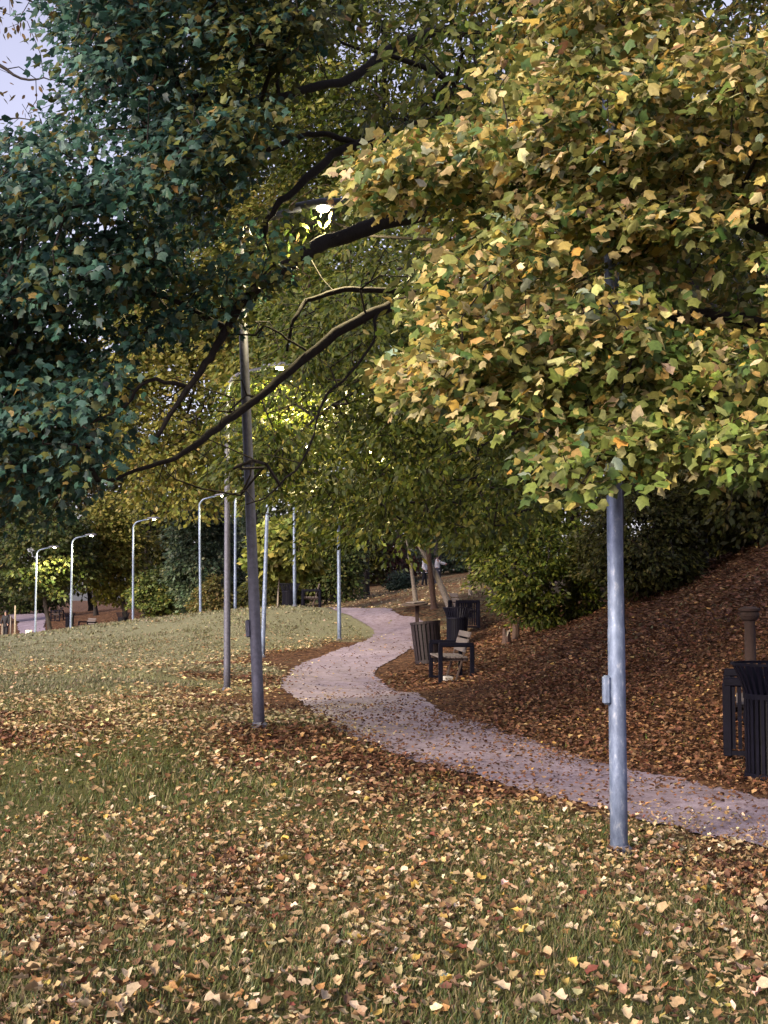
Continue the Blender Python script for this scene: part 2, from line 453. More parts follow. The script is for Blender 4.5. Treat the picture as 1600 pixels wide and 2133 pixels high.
def ribbon(name, A, B, lift, across=10, rag=0.10):
    n = len(A); t = np.linspace(0, 1, across)
    V = np.zeros((n, across, 3))
    wob = (vnoise(np.stack([np.arange(n) * .7, np.zeros(n)], 1), 1.0, 21) - .5) * 2 * rag
    wob2 = (vnoise(np.stack([np.arange(n) * .7, np.ones(n) * 5], 1), 1.0, 22) - .5) * 2 * rag
    for k in range(across):
        V[:, k, :2] = A + (B - A) * t[k]
    dirn = nrm(B - A)
    V[:, 0, :2] -= dirn * wob[:, None]; V[:, -1, :2] += dirn * wob2[:, None]
    V = V.reshape(-1, 3); V[:, 2] = hgt(V[:, 0], V[:, 1]) + lift
    i = (np.arange(n - 1)[:, None] * across + np.arange(across - 1)[None]).ravel()
    return np_mesh(name, V, np.stack([i, i + 1, i + across + 1, i + across], 1))
def dense(P, per=0.18):
    s = np.linalg.norm(np.diff(P, axis=0), axis=1).sum()
    return P
def upsample(A, B, k=5):
    n = len(A); t = np.linspace(0, n - 1, (n - 1) * k + 1)
    f = lambda P: np.stack([np.interp(t, np.arange(n), P[:, 0]), np.interp(t, np.arange(n), P[:, 1])], 1)
    return f(A), f(B)
UA, UB = upsample(Lc, Rc, 3)
tag(link('path', ribbon('path', UA, UB, 0.016, 14), None, M['path'], True), kind='structure')
gat = lambda L_: np.array([((px - CX) / F * d, d) for px, d in L_])
fl = sm2(gat([(75, 62), (62, 68), (50, 75), (40, 83), (42, 91), (20, 100)])); fr = sm2(gat([(170, 64), (128, 69), (103, 75), (94, 83), (101, 91), (92, 101)]))
fa, fb = upsample(fl, fr, 6)
tag(link('path', ribbon('path_far', fa, fb, 0.05, 10), None, M['path'], True), kind='structure')

# ------------------------------------------------------------------ leaf templates: x across, y along, z normal
def fan(outline, center, fold=0.18, droop=0.2):
    P = np.array([center] + outline, float)
    z = -fold * np.abs(P[:, 0]) * 1.2 - droop * P[:, 1] ** 2
    V = np.stack([P[:, 0], P[:, 1], z], 1)
    n = len(outline)
    return V, np.array([[0, 1 + i, 1 + (i + 1) % n] for i in range(n)])
half = [(0, 0), (.22, -.10), (.44, .04), (.37, .23), (.57, .46), (.35, .59), (.20, .80), (0, .97)]
TM = fan(half + [(-x, y) for x, y in half[-2:0:-1]], (0, .34), .30, .34)            # maple, 14 tris
half = [(0, 0), (.42, .0), (.29, .22), (.56, .48), (.22, .62), (0, 1)]
TM2 = fan(half + [(-x, y) for x, y in half[-2:0:-1]], (0, .35), .25, .25)          # simpler maple, 10 tris
half = [(0, 0), (.21, .28), (.19, .62), (0, 1)]
TO = fan(half + [(-x, y) for x, y in half[-2:0:-1]], (0, .45), .3, .25)            # oval, 6 tris
def flat_fan(outline, fold, droop):
    P = np.array(outline, float); z = -fold * np.abs(P[:, 0]) * 1.2 - droop * P[:, 1] ** 2
    return np.stack([P[:, 0], P[:, 1], z], 1), np.array([[0, i, i + 1] for i in range(1, len(P) - 1)])
def sym(h): return h + [(-x, y) for x, y in h[-2:0:-1]]
LM = flat_fan(sym([(0, 0), (.45, .03), (.36, .24), (.57, .47), (.27, .64), (0, .97)]), .3, .34)      # maple, 8 tris
LM6 = flat_fan(sym([(0, 0), (.46, .12), (.55, .46), (.24, .64), (0, .97)]), .3, .34)                 # maple, 6 tris
LO = flat_fan(sym([(0, 0), (.21, .30), (.18, .66), (0, 1)]), .3, .25)                                # oval, 4 tris
LD = flat_fan(sym([(0, 0), (.23, .46), (0, 1)]), .3, .2)                                             # narrow, 2 tris
LC = flat_fan(sym([(0, .03), (.38, .12), (.45, .52), (0, .93)]), -.5, -.3)                           # dry, 4 tris
LC6 = flat_fan(sym([(0, .04), (.36, .04), (.34, .28), (.46, .55), (0, .95)]), -.5, -.3)              # dry, 6 tris
def warp(T, seed, curl=1.0, sx=1.0, skew=0.0):
    r = np.random.default_rng(seed); V, Fc = T; V = V.copy()
    V[:, :2] *= 1 + .13 * r.standard_normal((len(V), 2)); V[:, 0] = V[:, 0] * sx + skew * V[:, 1] ** 2
    V[:, 2] = V[:, 2] * curl + .05 * r.standard_normal(len(V)); return V, Fc
TMS = [LM, warp(LM, 1, 1.6, .85, .1), warp(LM6, 2, .3, 1.0, -.12), warp(LM, 3, 2.4, .8, .15), warp(LM6, 4, -.8, 1.05)]
TM2S = [LM, warp(LM6, 5, 1.6, .85, .1), warp(LM6, 6, .3, 1.0, -.12), warp(LM, 7, 2.2, .8)]
TD = (np.array([(0, 0, 0), (.3, .5, -.08), (0, 1, -.12), (-.3, .5, -.08)], float), np.array([[0, 1, 2], [0, 2, 3]]))
half = [(0, .04), (.34, .02), (.33, .28), (.46, .52), (.25, .72), (0, .93)]
TL = fan(half + [(-x, y) for x, y in half[-2:0:-1]], (0, .4), -.55, -.3)           # dry, edges curled up, 10 tris
TLS = [LC6, warp(LC6, 8, -.9, .7), warp(LC6, 9, 1.7, .8, .2), warp(LM, 10, -2.0, .8), warp(LM6, 11, 1.6, .7, .2), warp(LO, 12, -1.3, 1.0), warp(LO, 13, 1.6, .8, .2)]
TLF = [LC, warp(LC, 14, -.8, .8), warp(LC, 15, 1.5, .8, .2), warp(LO, 16, 1.3, 1.2)]
TL2 = (np.array([(0, 0, .1), (.42, .4, .16), (0, 1, .22), (-.42, .45, .12), (0, .45, 0)], float),
       np.array([[4, 0, 1], [4, 1, 2], [4, 2, 3], [4, 3, 0]]))

def leaves_np(T, pos, dirv, nor, size, col):
    if isinstance(T, list):                                # several leaf shapes mixed at random
        w = rng.integers(0, len(T), len(pos)); Vs, Fs, Cs = [], [], []; b = 0
        for k, t in enumerate(T):
            m = w == k
            v, f, c = leaves_np(t, pos[m], dirv[m], nor[m], size[m], col[m]); Vs.append(v); Fs.append(f + b); Cs.append(c); b += len(v)
        return np.concatenate(Vs), np.concatenate(Fs), np.concatenate(Cs)
    V0, F0 = T
    d = nrm(dirv); s = nrm(np.cross(d, nor)); n = np.cross(s, d)
    V = (pos[:, None] + size[:, None, None] * (V0[None, :, :1] * s[:, None] + V0[None, :, 1:2] * d[:, None] + V0[None, :, 2:] * n[:, None])).reshape(-1, 3)
    Fc = (F0[None] + (np.arange(len(pos)) * len(V0))[:, None, None]).reshape(-1, 3)
    return V, Fc, np.repeat(col, len(V0), axis=0)

def pick(pal, n, jit=0.18):
    """palette: list of (weight, rgb)"""
    w = np.array([p[0] for p in pal], float); w /= w.sum()
    c = np.array([p[1] for p in pal])[rng.choice(len(pal), n, p=w)]
    c = c * (1 + jit * rng.standard_normal((n, 1))) * (1 + 0.07 * rng.standard_normal((n, 3)))
    return np.clip(c, 0.004, 0.9)

# ------------------------------------------------------------------ grass and fallen leaves
def wedge(n, y0, y1, margin=1.22, xoff=0.0):
    """even random ground points across a widened view wedge"""
    y = np.sqrt(rng.random(n) * (y1 ** 2 - y0 ** 2) + y0 ** 2)
    x = (rng.random(n) * 2 - 1) * (800 / F) * y * margin + xoff
    return x, y

gv, gfc, gcl = [], [], []; base = 0
for n, y0, y1, hh, ww in ((150000, 3.6, 8.5, .042, .0032), (110000, 8.5, 17, .045, .007), (130000, 17, 34, .045, .016), (90000, 34, 62, .05, .03)):
    x, y = wedge(n, y0, y1)
    s, d, side = litter_share(x, y)
    cl = vnoise(np.stack([x, y], 1), .55, 31)
    keep = (d > 0.03) & (rng.random(n) > np.where(side > 0, s * .62, .93)) & (rng.random(n) < .25 + 1.1 * cl)
    x, y, cl = x[keep], y[keep], cl[keep]; n = len(x)
    z = hgt(x, y) - .004
    h = hh * (.45 + .9 * rng.random(n)) * (.6 + .8 * cl); a = rng.random(n) * 6.283; lean = .25 + .9 * rng.random(n)
    P = np.stack([x, y, z], 1)
    w = ww * (.6 + .8 * rng.random(n))
    sd = np.stack([np.cos(a + 1.57), np.sin(a + 1.57), 0 * a], 1) * w[:, None]
    ln = np.stack([np.cos(a), np.sin(a), 0 * a], 1) * (h * lean)[:, None]
    up = np.array([0, 0, 1.0])
    mid = P + ln * .35 + up * (h * .6)[:, None]; tip = P + ln + up * h[:, None]
    V = np.stack([P - sd, P + sd, mid + sd * .7, mid - sd * .7, tip], 1).reshape(-1, 3)
    b = np.arange(n) * 5 + base
    if y0 < 8: gfc.append(np.stack([b, b + 1, b + 2], 1)); gfc.append(np.stack([b, b + 2, b + 3], 1)); gfc.append(np.stack([b + 3, b + 2, b + 4], 1))
    else: gfc.append(np.stack([b, b + 1, b + 4], 1))
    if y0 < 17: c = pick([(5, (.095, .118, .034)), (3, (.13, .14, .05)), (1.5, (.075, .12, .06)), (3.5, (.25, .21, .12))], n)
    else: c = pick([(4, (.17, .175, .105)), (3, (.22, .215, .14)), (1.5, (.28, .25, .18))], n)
    gv.append(V); gcl.append(np.repeat(c, 5, axis=0)); base += n * 5
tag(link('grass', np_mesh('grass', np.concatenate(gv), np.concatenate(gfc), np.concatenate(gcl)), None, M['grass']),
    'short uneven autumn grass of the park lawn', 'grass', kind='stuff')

PAL_FORE = [(4.5, (.34, .24, .135)), (3.4, (.46, .36, .23)), (1.5, (.62, .53, .39)), (.7, (.44, .32, .11)), (3, (.20, .12, .065)), (1.2, (.11, .06, .038)), (.5, (.32, .16, .07)), (.15, (.16, .05, .04))]
PAL_DENSE = [(5, (.145, .070, .042)), (4, (.20, .106, .060)), (3, (.092, .046, .032)), (1.0, (.36, .23, .13)), (.25, (.40, .25, .08)), (1.2, (.06, .030, .021))]  # brown litter, its tones darkened and purpled to carry the bank's shade
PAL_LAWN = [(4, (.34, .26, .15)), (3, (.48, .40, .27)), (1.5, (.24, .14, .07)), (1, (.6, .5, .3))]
lv, lf, lc = [], [], []; base = 0
for n, y0, y1, sz, T in ((45000, 3.5, 9, .038, TLS), (82000, 9, 18, .045, TLF), (68000, 18, 33, .068, TL2), (26000, 33, 80, .10, TL2)):
    x, y = wedge(n, y0, y1)
    s, d, side = litter_share(x, y)
    onp = d < 0
    pdens = np.where(y < 16, .24, .07) + .8 * np.exp(d / .16) + np.where(side < 0, .3, .0) * np.exp(d / .3) * (y < 22)
    keep = rng.random(n) < np.where(onp, pdens, np.clip(s * 1.15, 0.0, 1))
    drift = vnoise(np.stack([x, y], 1), .22, 77)
    keep &= rng.random(n) < np.where(side > 0, .35 + 1.2 * drift, 1.1)
    x, y, s, side, d = x[keep], y[keep], s[keep], side[keep], d[keep]; n = len(x)
    z = hgt(x, y) + np.where(d < 0, .018, .008) + .03 * rng.random(n)
    a = rng.random(n) * 6.283; pit = .2 * rng.standard_normal(n)
    dv = np.stack([np.cos(a), np.sin(a), pit], 1)
    no = np.stack([.30 * rng.standard_normal(n), .30 * rng.standard_normal(n), np.ones(n)], 1)
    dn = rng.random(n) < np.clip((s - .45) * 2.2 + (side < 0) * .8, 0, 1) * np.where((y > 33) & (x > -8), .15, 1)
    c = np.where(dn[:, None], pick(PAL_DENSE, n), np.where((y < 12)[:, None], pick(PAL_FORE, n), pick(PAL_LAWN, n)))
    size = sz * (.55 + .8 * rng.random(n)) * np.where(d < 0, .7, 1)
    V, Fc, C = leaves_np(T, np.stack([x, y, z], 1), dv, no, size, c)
    lv.append(V); lf.append(Fc + base); lc.append(C); base += len(V)
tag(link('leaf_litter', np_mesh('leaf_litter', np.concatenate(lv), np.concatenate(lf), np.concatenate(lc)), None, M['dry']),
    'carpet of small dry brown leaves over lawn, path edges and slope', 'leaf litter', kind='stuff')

# the 300 fallen leaves that show largest
def leaf_mesh(name, T, m, curl=1.0, seed=0):
    r = np.random.default_rng(seed); V, Fc = T
    V = V.copy(); V[:, 2] = V[:, 2] * curl + .07 * r.standard_normal(len(V)); V[:, :2] *= 1 + .1 * r.standard_normal((len(V), 2))
    me = np_mesh(name, V, Fc); me.materials.append(m); return me
def orient(o, pos, d, n, size):
    d = Vector(d).normalized(); s = d.cross(Vector(n)).normalized(); n = s.cross(d)
    o.matrix_world = Matrix(((s.x * size, d.x * size, n.x * size, pos[0]), (s.y * size, d.y * size, n.y * size, pos[1]), (s.z * size, d.z * size, n.z * size, pos[2]), (0, 0, 0, 1)))
dry_meshes = [leaf_mesh('fallen_leaf', TM if k % 3 == 1 else TL, M['dry_obj'], (1.3, 1.0, .8, 1.7, -1.2, 1.0)[k], k) for k in range(6)]
KINDS = [('tan', (.38, .28, .17), 110), ('pale buff', (.50, .41, .30), 80), ('golden yellow', (.52, .37, .10), 28), ('dark brown', (.13, .07, .04), 45), ('orange brown', (.34, .19, .08), 30), ('dull red', (.18, .06, .045), 7)]
for nm, c0, cnt in KINDS:
    for k in range(cnt):
        while True:
            px, py = random.uniform(15, 1585), 1720 + 405 * random.random() ** .75
            p = un(px, py, 3); t = CAMZ / (CAMZ - p[2]); x, y = p[0] * t, 3 * t
            dd, _ = path_dist(np.array([x]), np.array([y]))
            if dd[0] > .12: break
        o = bpy.data.objects.new('fallen_leaf', random.choice(dry_meshes)); COL.objects.link(o)
        a = random.uniform(0, 6.28); v = random.uniform(.75, 1.25)
        orient(o, (x, y, h1(x, y) + random.uniform(.022, .045)), (math.cos(a), math.sin(a), random.gauss(0, .22)), (random.gauss(0, .3), random.gauss(0, .3), 1), random.uniform(.042, .066))
        o.color = (c0[0] * v, c0[1] * v, c0[2] * v, 1)
        tag(o, f'{nm} fallen leaf lying on the leaf-strewn foreground grass', 'leaf', f'{nm} leaves fallen on the foreground grass')

# ------------------------------------------------------------------ trees
def grow(nodes, A, maxgap=None):
    """join attractor points to the nearest wood; returns edges (parent pos, pos) and radii"""
    P = [np.array(p) for p in nodes]; par = [-1] * len(P)
    B = np.array(P)
    A = np.array(A)
    d0 = np.min(np.linalg.norm(A[:, None] - B[None], axis=2), axis=1)
    for k in np.argsort(d0):
        B = np.array(P)
        d = np.linalg.norm(B - A[k], axis=1)
        d = d + 0.35 * np.maximum(0, B[:, 2] - A[k, 2])
        j = int(np.argmin(d)); a = P[j]; b = A[k]
        L_ = np.linalg.norm(b - a)
        if L_ > 0.5:                                    # bend long twigs
            m = (a + b) / 2 + np.array([0, 0, .10 * L_]) + rng.standard_normal(3) * .07 * L_
            P.append(m); par.append(j); P.append(b); par.append(len(P) - 2)
        else:
            P.append(b); par.append(j)
    cnt = np.ones(len(P))
    for k in range(len(P) - 1, len(nodes) - 1, -1):
        if par[k] >= len(nodes): cnt[par[k]] += cnt[k]
    return np.array(P), np.array(par), cnt, len(nodes)

def twig_mesh(name, P, par, cnt, n0, r0, rmax, sides=3):
    k = np.arange(n0, len(P)); a, b = P[par[k]], P[k]
    rb = np.minimum(r0 * cnt[k] ** .45, rmax)
    pr = par[k]; ra = np.where(pr >= n0, np.minimum(r0 * cnt[np.maximum(pr, 0)] ** .45, rmax), rb * 1.15)
    ra = np.minimum(ra, rb * 1.6)
    t = nrm(b - a); ref = np.where(np.abs(t[:, 2:]) < .8, np.array([[0, 0, 1.]]), np.array([[1., 0, 0]]))
    x = nrm(np.cross(t, ref)); y = np.cross(t, x)
    V = []
    for p, r in ((a, ra), (b, rb)):
        for i in range(sides):
            an = 2 * math.pi * i / sides
            V.append(p + r[:, None] * (math.cos(an) * x + math.sin(an) * y))
    V = np.stack(V, 1).reshape(-1, 3)
    o = np.arange(len(k)) * 2 * sides
    Fc = np.concatenate([np.stack([o + i, o + (i + 1) % sides, o + sides + (i + 1) % sides, o + sides + i], 1) for i in range(sides)])
    return np_mesh(name, V, Fc)

def spray(A, per, rad, flat, droop, out_c, size, pal, tilt=.55, sz_jit=.3, face=0.0):
    """leaves around each attractor, hanging in loose layers"""
    n = len(A) * per
    C = np.repeat(A, per, axis=0)
    o = C - np.array(out_c); o[:, 2] *= .3; o = nrm(o)
    q = rng.standard_normal((n, 3)); q = nrm(q) * rng.random((n, 1)) ** .45
    off = q * np.array([rad, rad, rad * flat])
    slope = -(off * o).sum(1) * .45                        # layers tip down and outward
    pos = C + off; pos[:, 2] += slope
    d = nrm(o * .45 + nrm(off) * .8 + rng.standard_normal((n, 3)) * .35 + np.array([0, 0, -droop]))
    no = nrm(np.array([0, 0, 1.0]) * tilt + o * (1 - tilt) + rng.standard_normal((n, 3)) * .42 + np.array([0, -face, 0]))
    s = size * (1 + sz_jit * (rng.random(n) * 2 - 1))
    return pos, d, no, s, pick(pal, n)

def tree(name, label, cat, loc, limbs, A, leaf, bare=None, mats=('bark', 'leaf', 'leaf_obj'), group=None, singles=0, twig_r=.0035, rmax=.03, leafpart=None, twigs=True):
    """limbs: list of (points, r0, r1); first one is the trunk. A: attractors. leaf: dict for spray + T"""
    loc = np.array(loc, float); root = empty(name, loc); tag(root, label, cat, group)
    nodes = []
    for k, (pts, r0, r1) in enumerate(limbs):
        P = smooth_line(pts, 6) if len(pts) > 2 else np.array(pts, float)
        if k: P = P + np.cumsum(rng.standard_normal(P.shape) * .012, axis=0)
        rad = np.linspace(r0, r1, len(P))
        rad = rad * (1 + .16 * (vnoise(P * 1.0, .22, 40 + k) - .5) * 2)
        if k == 0: rad[0] *= 1.35
        V, Fc = tube_np(P - loc, rad, 10 if r0 > .05 else 6)
        link('trunk' if k == 0 else 'limb', np_mesh('wood', V, Fc), root, M[mats[0]], True)
        nodes += list(P[len(P) // 3:] if k == 0 else P)
    A = np.asarray(A)
    if twigs:
        G = grow(nodes, A if bare is None else np.vstack([A, bare]))
        tm = twig_mesh('twigs', G[0] - loc, G[1], G[2], G[3], twig_r, rmax)
        tag(link('twigs', tm, root, M[mats[0]]), kind='stuff')
    T = leaf.pop('T'); cf = leaf.pop('cf', None)
    pos, d, no, s, c = spray(A, **leaf)
    if cf is not None: c = cf(pos, c)
    big = np.zeros(len(pos), bool)
    if singles:
        px, py, f = proj(pos)
        inn = (px > 5) & (px < 1595) & (py > 5) & (py < 2128) & (pos[:, 1] > 2)
        if leafpart is not None: inn &= leafpart(px, py)
        score = np.where(inn, s / f * (1 - .55 * np.abs(nrm(d)[:, 1])) * (.75 + .5 * rng.random(len(pos))), 0)
        ids = np.argsort(-score)[:singles]; big[ids] = True
        meshes = [leaf_mesh('leaf', T[k % len(T)] if isinstance(T, list) else T, M[mats[2]], (1, 1.8, .4, 1.3)[k], 50 + k) for k in range(4)]
        for i in ids:
            o = bpy.data.objects.new('leaf', meshes[i % 4]); COL.objects.link(o); o.parent = root
            orient(o, pos[i] - loc, d[i], no[i], float(s[i])); o.color = (*map(float, c[i]), 1)
    r = ~big
    V, Fc, C = leaves_np(T, pos[r] - loc, d[r], no[r], s[r], c[r])
    tag(link('crown', np_mesh('crown', V, Fc, C), root, M[mats[1]]), kind='stuff')
    return root

def in_poly(px, py, poly):
    poly = np.array(poly, float); ins = np.zeros(len(px), bool); j = len(poly) - 1
    for i in range(len(poly)):
        xi, yi = poly[i]; xj, yj = poly[j]
        ins ^= ((yi > py) != (yj > py)) & (px < (xj - xi) * (py - yi) / (yj - yi + 1e-9) + xi); j = i
    return ins
def region(poly, d0, d1, n, gap=None, lo=.38, scale=.9, seed=0, dfun=None):
    """attractor points through a deep volume; noise leaves gaps and clumps"""
    poly = np.array(poly, float); mn, mx = poly.min(0), poly.max(0); out = []; got = 0
    while got < n:
        px = mn[0] + rng.random(4000) * (mx[0] - mn[0]); py = mn[1] + rng.random(4000) * (mx[1] - mn[1])
        d = d0 + rng.random(4000) * (d1 - d0)
        if dfun is not None: d = d + dfun(px, py)
        k = in_poly(px, py, poly)
        P = unv(px[k], py[k], d[k])
        P = P[vnoise(P * (1, 1, 2.1), scale * 1.25, seed) > lo]
        out.append(P); got += len(P)
    return np.concatenate(out)[:n]
def blob(c, r, n, seed=0, lo=.33, shell=.35, scale=None, zmin=None):
    """attractors in a lumpy ellipsoid"""
    out = []; got = 0; c = np.array(c); r = np.array(r)
    while got < n:
        q = nrm(rng.standard_normal((4000, 3))) * (shell + (1 - shell) * rng.random((4000, 1)) ** .5)
        lump = .72 + .5 * vnoise(nrm(q) + 5, .55, seed)
        P = c + q * r * lump[:, None]
        P = P[vnoise(P, scale or float(r.mean()) * .33, seed + 3) > lo]
        if zmin is not None: P = P[P[:, 2] > zmin]
        out.append(P); got += len(P)
    return np.concatenate(out)[:n]

def mixcol(prob, pal):
    def f(pos, c):
        m = rng.random(len(c)) < prob(*proj(pos)[:2]); c = c.copy(); c[m] = pick(pal, int(m.sum())); return c
    return f
sst = lambda x, a, b: np.clip((x - a) / (b - a), 0, 1)
# --- front maple: trunk just outside the frame on the right
PAL_MAPLE = [(4, (.42, .34, .11)), (4.5, (.23, .25, .075)), (3.4, (.56, .50, .27)), (3.4, (.135, .17, .048)), (2, (.07, .125, .04)), (.55, (.52, .35, .08)), (.6, (.26, .33, .25)), (.3, (.44, .29, .15))]  # autumn leaf tones; the cream ones carry painted highlights
poly_m = [(700, 350), (760, 300), (870, 300), (960, 250), (950, 180), (1050, 120), (1040, -60), (1000, -300), (2300, -300), (2300, 900), (1700, 940), (1560, 990), (1480, 960), (1380, 945), (1300, 1000), (1240, 1010), (1170, 1000), (1110, 940), (1180, 870), (1050, 880), (930, 850), (950, 790), (800, 800), (840, 740), (960, 690), (880, 640), (900, 560), (930, 480), (900, 420), (730, 400)]
A1 = region(poly_m, 6.3, 9.8, 1250, seed=1, lo=.50, scale=.5)
A1 = np.vstack([A1, region([(700, 350), (780, 300), (980, 270), (1000, 420), (860, 420), (730, 395)], 6.9, 8, 45, seed=1, lo=.25, scale=.3), region([(800, 800), (850, 730), (1000, 680), (1050, 860), (930, 840)], 6.9, 8, 45, seed=1, lo=.25, scale=.3)])
Amore = region([(1100, 100), (1600, 100), (1600, 950), (1250, 960), (1000, 760), (950, 500)], 6.6, 9.0, 260, seed=2, lo=.44, scale=.4)
Atop = region([(1050, -300), (1000, -900), (1500, -1300), (2400, -1200), (2500, 500), (2300, 850), (2150, 200)], 6.5, 11, 260, seed=3, lo=.35, scale=.8)  # unseen crown above the frame, added to shade the right slope
Alow = np.vstack([region([(1100, 900), (1250, 860), (1420, 880), (1600, 860), (1620, 985), (1480, 985), (1430, 930), (1380, 960), (1300, 1000), (1200, 1010), (1130, 960)], 6.2, 7.5, 60, seed=5, lo=.3, scale=.3),
                  region([(1180, 700), (1600, 660), (1620, 900), (1200, 900)], 6.4, 8, 70, seed=5, lo=.3, scale=.3)])
A1 = np.vstack([A1, Amore, Atop, Alow, region([(1150, -60), (1420, -60), (1420, 130), (1150, 160)], 6.5, 7.6, 45, seed=5, lo=.2, scale=.3)])
px, py, _ = proj(A1)
gap = in_poly(px, py, [(1400, 500), (1640, 420), (1640, 650), (1480, 660), (1380, 600)]) | in_poly(px, py, [(900, 420), (1010, 440), (1000, 560), (900, 560)])
A1 = A1[~gap | (rng.random(len(A1)) < .22)]
px, py, _ = proj(A1)
A1 = A1[(px > 760) & ~((py > 930) & (rng.random(len(A1)) < .4) & (py < 1400))]
tb = np.array([4.1, 8.6, h1(4.1, 8.6)])
def W(px, py, d): return un(px, py, d)
limbs = [([tb, tb + (-.05, 0, 1.4), tb + (-.2, -.1, 3), tb + (-.1, -.1, 5), tb + (.1, 0, 7.2)], .17, .05),
         ([tb + (-.15, -.1, 2.4), W(1750, 560, 8.2), W(1500, 420, 7.8), W(1200, 380, 7.5), W(900, 390, 7.3), W(740, 350, 7.2)], .06, .008),
         ([tb + (-.12, -.1, 2.0), W(1750, 760, 8.0), W(1550, 690, 7.6), W(1300, 680, 7.3), W(1050, 700, 7.2), W(850, 760, 7.2)], .055, .007),
         ([tb + (-.1, -.1, 1.8), W(1800, 900, 7.6), W(1600, 850, 7.2), W(1400, 880, 7.0), W(1180, 960, 7.0)], .04, .006),
         ([tb + (-.15, -.1, 3.2), W(1700, 250, 8.2), W(1400, 120, 7.8), W(1150, 60, 7.6)], .055, .008),
         ([tb + (-.15, -.1, 3.6), W(1650, 20, 8.4), W(1350, -150, 8.4), W(1100, -220, 8.4)], .05, .008)]
maple = tree('maple_tree', 'maple with yellow green lobed leaves hanging in front of nearest lamp post', 'tree', tb, limbs, A1,
     dict(T=TMS, per=44, rad=.27, flat=.30, droop=.35, out_c=tb + (0, 1.5, 4), size=.053, pal=PAL_MAPLE, tilt=.72, face=.12, sz_jit=.5,
          cf=mixcol(lambda px, py: .75 * sst(px * .5 + py, 1200, 1700) + .04, [(4, (.15, .21, .05)), (3, (.22, .27, .07)), (2, (.09, .15, .045)), (1.2, (.40, .40, .16))])), singles=300, twig_r=.0024, rmax=.014)

# --- big spreading tree: trunk on the slope, limbs reach left over the path
b2 = un(1740, 1200, 17.5); b2[2] = h1(b2[0], b2[1]) - .05
fork = W(1330, 700, 15.5)
limbs2 = [([b2, W(1735, 1080, 17.2), W(1600, 860, 16.5), fork, W(1220, 420, 14.5), W(1120, 100, 14), W(1060, -300, 13.5)], 0.182, 0.072),
          ([fork, W(1120, 520, 14), W(1000, 455, 13.2), W(850, 470, 12.6), W(700, 520, 12), W(600, 570, 11.5), W(510, 640, 11.2), W(440, 730, 11), W(400, 800, 10.9), W(310, 960, 10.7)], 0.114, 0.018),
          ([fork, W(1150, 640, 14.2), W(980, 600, 13.2), W(860, 615, 12.6), W(760, 650, 12.2), W(640, 730, 11.9), W(500, 830, 11.5), W(380, 915, 11.2), W(310, 965, 11), W(190, 1005, 10.8)], 0.084, 0.010),
          ([W(860, 612, 12.6), W(740, 610, 12.4), W(650, 635, 12.2), W(610, 670, 12), W(590, 740, 11.9)], 0.030, 0.016),
          ([W(1000, 455, 13.2), W(870, 330, 12.6), W(740, 300, 12), W(650, 360, 11.6), W(570, 430, 11.3), W(540, 500, 11.2), W(460, 560, 11)], 0.061, 0.014),
          ([W(1120, 100, 14), W(900, 60, 13), W(700, 160, 12), W(560, 190, 11.4), W(420, 260, 11), W(250, 340, 10.8)], 0.068, 0.012),
          ([W(740, 300, 12), W(640, 290, 11.7), W(540, 330, 11.4), W(480, 290, 11.3), W(330, 280, 11.2)], 0.034, 0.010),
          ([W(470, 680, 11.1), W(330, 620, 10.8), W(180, 600, 10.5), W(40, 640, 10.3)], 0.030, 0.008),
          ([W(400, 800, 10.9), W(300, 790, 10.6), W(240, 850, 10.5), W(150, 880, 10.3)], 0.023, 0.006),
          ([W(790, 650, 12.2), W(770, 740, 12), W(690, 830, 11.9), W(660, 930, 11.8), W(600, 1020, 11.7), W(530, 1050, 11.6)], 0.017, 0.006),
          ([W(1220, 420, 14.5), W(1350, 200, 14), W(1500, 50, 13.6), W(1650, -200, 13)], 0.076, 0.024),
          ([W(640, 730, 11.9), W(560, 690, 11.7), W(470, 660, 11.5)], 0.011, 0.005)]
poly_t = [(110, 0), (160, -350), (620, -350), (640, 40), (600, 120), (560, 230), (470, 420), (540, 470), (590, 560), (500, 640), (470, 700), (400, 700), (360, 700), (230, 800), (250, 900), (185, 960), (180, 1080), (80, 1090), (0, 1110), (-350, 1060), (-350, 300), (0, 285), (120, 260), (165, 180)]
PAL_TEAL_SKYLIT = [(5, (.036, .095, .080)), (4, (.052, .122, .100)), (2.4, (.026, .064, .054)), (2.4, (.10, .175, .155)), (1.6, (.095, .105, .035)), (.4, (.20, .15, .055))]  # blue skylight on this crown is put into its leaf colours
A2 = region(poly_t, 9.4, 12.8, 1350, seed=4, lo=.40, scale=.75)
# leave the two openings where the sky shows between the layers
px, py, _ = proj(A2)
hole = in_poly(px, py, [(90, 330), (210, 280), (330, 320), (200, 375), (60, 395)])
A2 = A2[~hole | (rng.random(len(A2)) < .3)]
lens_parts = tree('spreading_tree', 'large dark tree with blue green leaves and limbs sweeping left over the path', 'tree', b2, limbs2, A2,
     dict(T=TM2S, per=40, rad=.42, flat=.28, droop=.35, out_c=W(900, 500, 13), size=.069, pal=PAL_TEAL_SKYLIT, tilt=.66, face=.2,
          cf=mixcol(lambda px, py: .65 * sst(px - .15 * py, 250, 560) + .06, [(3, (.085, .10, .03)), (3, (.06, .075, .025)), (1, (.15, .15, .045))])), singles=300, twig_r=.004, rmax=.022,
     bare=region([(300, 960), (330, 800), (480, 560), (680, 480), (900, 560), (860, 680), (640, 860), (520, 1050), (350, 1040)], 11, 12.8, 100, seed=90, lo=.3, scale=.5))

